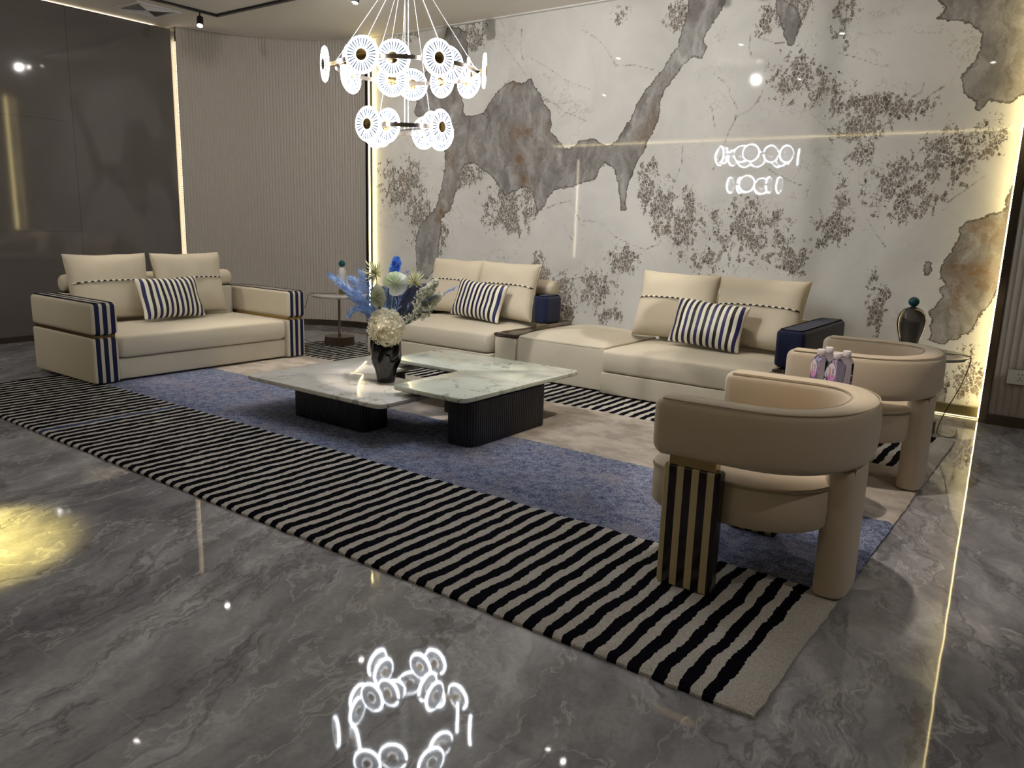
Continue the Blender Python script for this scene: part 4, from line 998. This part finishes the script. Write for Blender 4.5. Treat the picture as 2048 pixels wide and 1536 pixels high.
def cable(a, r, z, top=.04):
    d = Vector((.7, -.714)); r_ = Vector((.714, .7)); p = (d * math.cos(a) + r_ * math.sin(a)); link('cable', tube([(p.x * r, p.y * r, z), (p.x * (r + top) / 2, p.y * (r + top) / 2, (z + HZ) / 2), (p.x * top, p.y * top, HZ)], .0019, 5), M['wire'], ch)
M['wire'] = plain('bright_steel_wire', (228, 228, 228), .3, .2)
for k in range(7):
    a1, a2 = dg(21 + 51.4 * k), dg(40 + 51.4 * k); disc(a1, .49, ZU, .15); disc(a2, .385, ZU, -.1); arm_bar(a1, .475, a2, .40, ZU); cable((a1 + a2) / 2, .435, ZU + .01, .045)
for k in range(4):
    a1, a2 = dg(-48 + 90 * k), dg(-36 + 90 * k); disc(a1, .305, ZL, .12); disc(a2, .195, ZL, -.1); arm_bar(a1, .29, a2, .21, ZL)
    if k % 2 == 0: cable((a1 + a2) / 2, .25, ZL + .01, .03)
for dx in (-.008, .008): link('cable', tube([(dx, dx * .8, ZL + .0), (dx, dx * .8, 2.7), (dx, dx * .8, CZ - .02)], .003, 6), M['wire'], ch)
link('cable_hub', lathe([(.02, HZ - .012), (.055, HZ - .01), (.055, HZ + .02), (.02, HZ + .03)], 28), M['chrome'], ch)
link('cross_bar', tube([(-.25, 0, ZL), (0, 0, ZL), (.25, 0, ZL)], .006, 6), M['nickel'], ch)
link('canopy', lathe([(.16, CZ - .035), (.165, CZ - .03), (.165, CZ - .0005)], 40), M['nickel'], ch)

# ------------------------------------------------------------------ ceiling fittings
M['vent_white'] = plain('vent_white_metal', (245, 244, 242), .5); M['vent_dark'] = plain('vent_shadow_metal', (170, 168, 166), .6)
vt = thing('air_vent', 'square white ceiling air diffuser near the dark wall', 'vent', (-8.28, 4.70, CZ))
bm = bmesh.new()
for x0, x1, y0, y1 in ((-.24, .24, -.24, -.2), (-.24, .24, .2, .24), (-.24, -.2, -.2, .2), (.2, .24, -.2, .2)): box(bm, x0, x1, y0, y1, -.014, -.0005)
link('frame', bm, M['vent_white'], vt)
for q in range(4):   # four triangular louvre fields
    bm = bmesh.new(); R4 = Matrix.Rotation(q * PI / 2, 3, 'Z')
    for k in range(1, 10):
        y = .02 * k; hw = y - .004
        a = [R4 @ Vector(p) for p in ((-hw, -y, -.004), (hw, -y, -.004), (hw, -y + .012, -.016), (-hw, -y + .012, -.016))]; b = [p + Vector((0, 0, .002)) for p in a]
        va = [bm.verts.new(p) for p in a]; vb = [bm.verts.new(p) for p in b]; bm.faces.new(va); bm.faces.new(list(reversed(vb)))
        for i in range(4): bm.faces.new((va[i], vb[i], vb[(i + 1) % 4], va[(i + 1) % 4]))
    link('louvres', bm, M['vent_white'] if q % 2 else M['vent_dark'], vt, False)
tk = bmesh.new()
for x0, x1, y0, y1 in ((-7.83, -7.79, -1.0, 5.22), (-7.83, -1.1, 5.18, 5.22), (-7.83, -1.1, 3.0, 3.04)): box(tk, x0, x1, y0, y1, CZ - .022, CZ - .0005)
tag(link('lighting_track', tk, M['black']), 'black lighting track running along the ceiling above the seats', 'track')
M['lens'] = emis('glowing_spot_lens', (1, .9, .84, 1), 30)
heads = [(-7.81, 5.0, (-6.3, 3.9, .4), 'small black spotlight on the ceiling track near the dark wall, lit'), (-5.67, 5.2, (-5.5, 4.0, 0), 'black spotlight at the top edge of the picture beside the chandelier cables')]
AIM = ['the long sofa section behind the vase', 'the ottoman', 'the long sofa section nearest the armchairs', 'the rug between the sofa and the armchairs', 'the floor between the two armchairs', 'the loveseat', 'the coffee tables', 'the vase']
heads += [(p[0], p[1], t_, 'black ceiling track spotlight aimed at ' + AIM[i]) for i, (p, t_, e, a) in enumerate(SPOTS[2:])]
heads += [(-5.1, 5.2, (-8.2, 6.3, 1.6), 'black track spotlight added to brighten the curved fluted wall'), (-3.9, 3.02, (-3.9, 6.78, 1.7), 'black track spotlight added to brighten the marble wall')]  # added heads for two wall washers, no such fixtures known there
for x, y, tg, lb in heads:
    h = thing('track_spotlight', lb, 'spotlight', (x, y, CZ - .021), 0, 'track spotlights')
    link('yoke', tube([(0, 0, 0), (0, 0, -.03), (0, 0, -.07)], .008, 8), M['black'], h)
    d = (Vector(tg) - Vector((x, y, 3.3))).normalized(); q = d.to_track_quat('-Z', 'Y').to_matrix().to_4x4(); c0 = Vector((0, 0, -.075))
    b = link('barrel', lathe([(.012, .035), (.031, .03), (.033, .02), (.033, -.075), (.029, -.077), (.027, -.068), (.004, -.066)], 28), M['black'], h); b.matrix_local = Matrix.Translation(c0) @ q
    l_ = link('lens', lathe([(.002, -.0665), (.026, -.0665), (.026, -.071), (.002, -.073)], 24), M['lens'], b); l_['label'] = 'glowing lens'

# ------------------------------------------------------------------ sockets
def socket(label, loc, rz, w=.10, h=.10):
    t = thing('power_outlet', label, 'outlet', loc, rz, 'wall sockets')
    link('plate', softbox(-w / 2, w / 2, -.009, 0, -h / 2, h / 2, .003, .004), M['white'], t)
    bm = bmesh.new()
    for x, z in ((-.012, .02), (.012, .02), (-.012, -.022), (.012, -.022), (0, -.006)): box(bm, x - .003, x + .003, -.0105, -.008, z - .004, z + .004)
    link('pin_holes', bm, M['black'], t, False)
socket('white double power socket low on the fluted wall at the right edge', (-.33, 6.622, .37), 0, .16, .105)
socket('small white power socket low on the curved fluted wall behind the side table', (-7.10, 6.735, .355), 0, .09, .10)
for p_, lb in (((-2.5, -1.2), 'added as fill over the aisle in front of the chandelier'), ((-6.5, -.8), 'added as fill over the aisle at the left'), ((1.6, 2.4), 'added as fill over the right-hand passage, nearer one'), ((1.8, 5.0), 'added as fill over the right-hand passage, by the fluted wall'), ((-9.5, 1.5), 'added as fill past the end of the dark wall'), ((-6.0, .8), 'added and tilted to brighten the dark wall'), ((-3.6, .5), 'with yellow light over the open floor')):  # all but the yellow one are added fixtures for the unseen fill spots
    t = thing('recessed_downlight', 'round recessed ceiling downlight ' + lb, 'downlight', (p_[0], p_[1], CZ), 0, 'recessed ceiling downlights')
    link('trim_ring', lathe([(.055, -.001), (.055, -.006), (.045, -.008), (.036, -.002)], 28), M['white'], t); link('reflector', lathe([(.036, -.002), (.002, -.0015)], 20), M['chrome'], t)
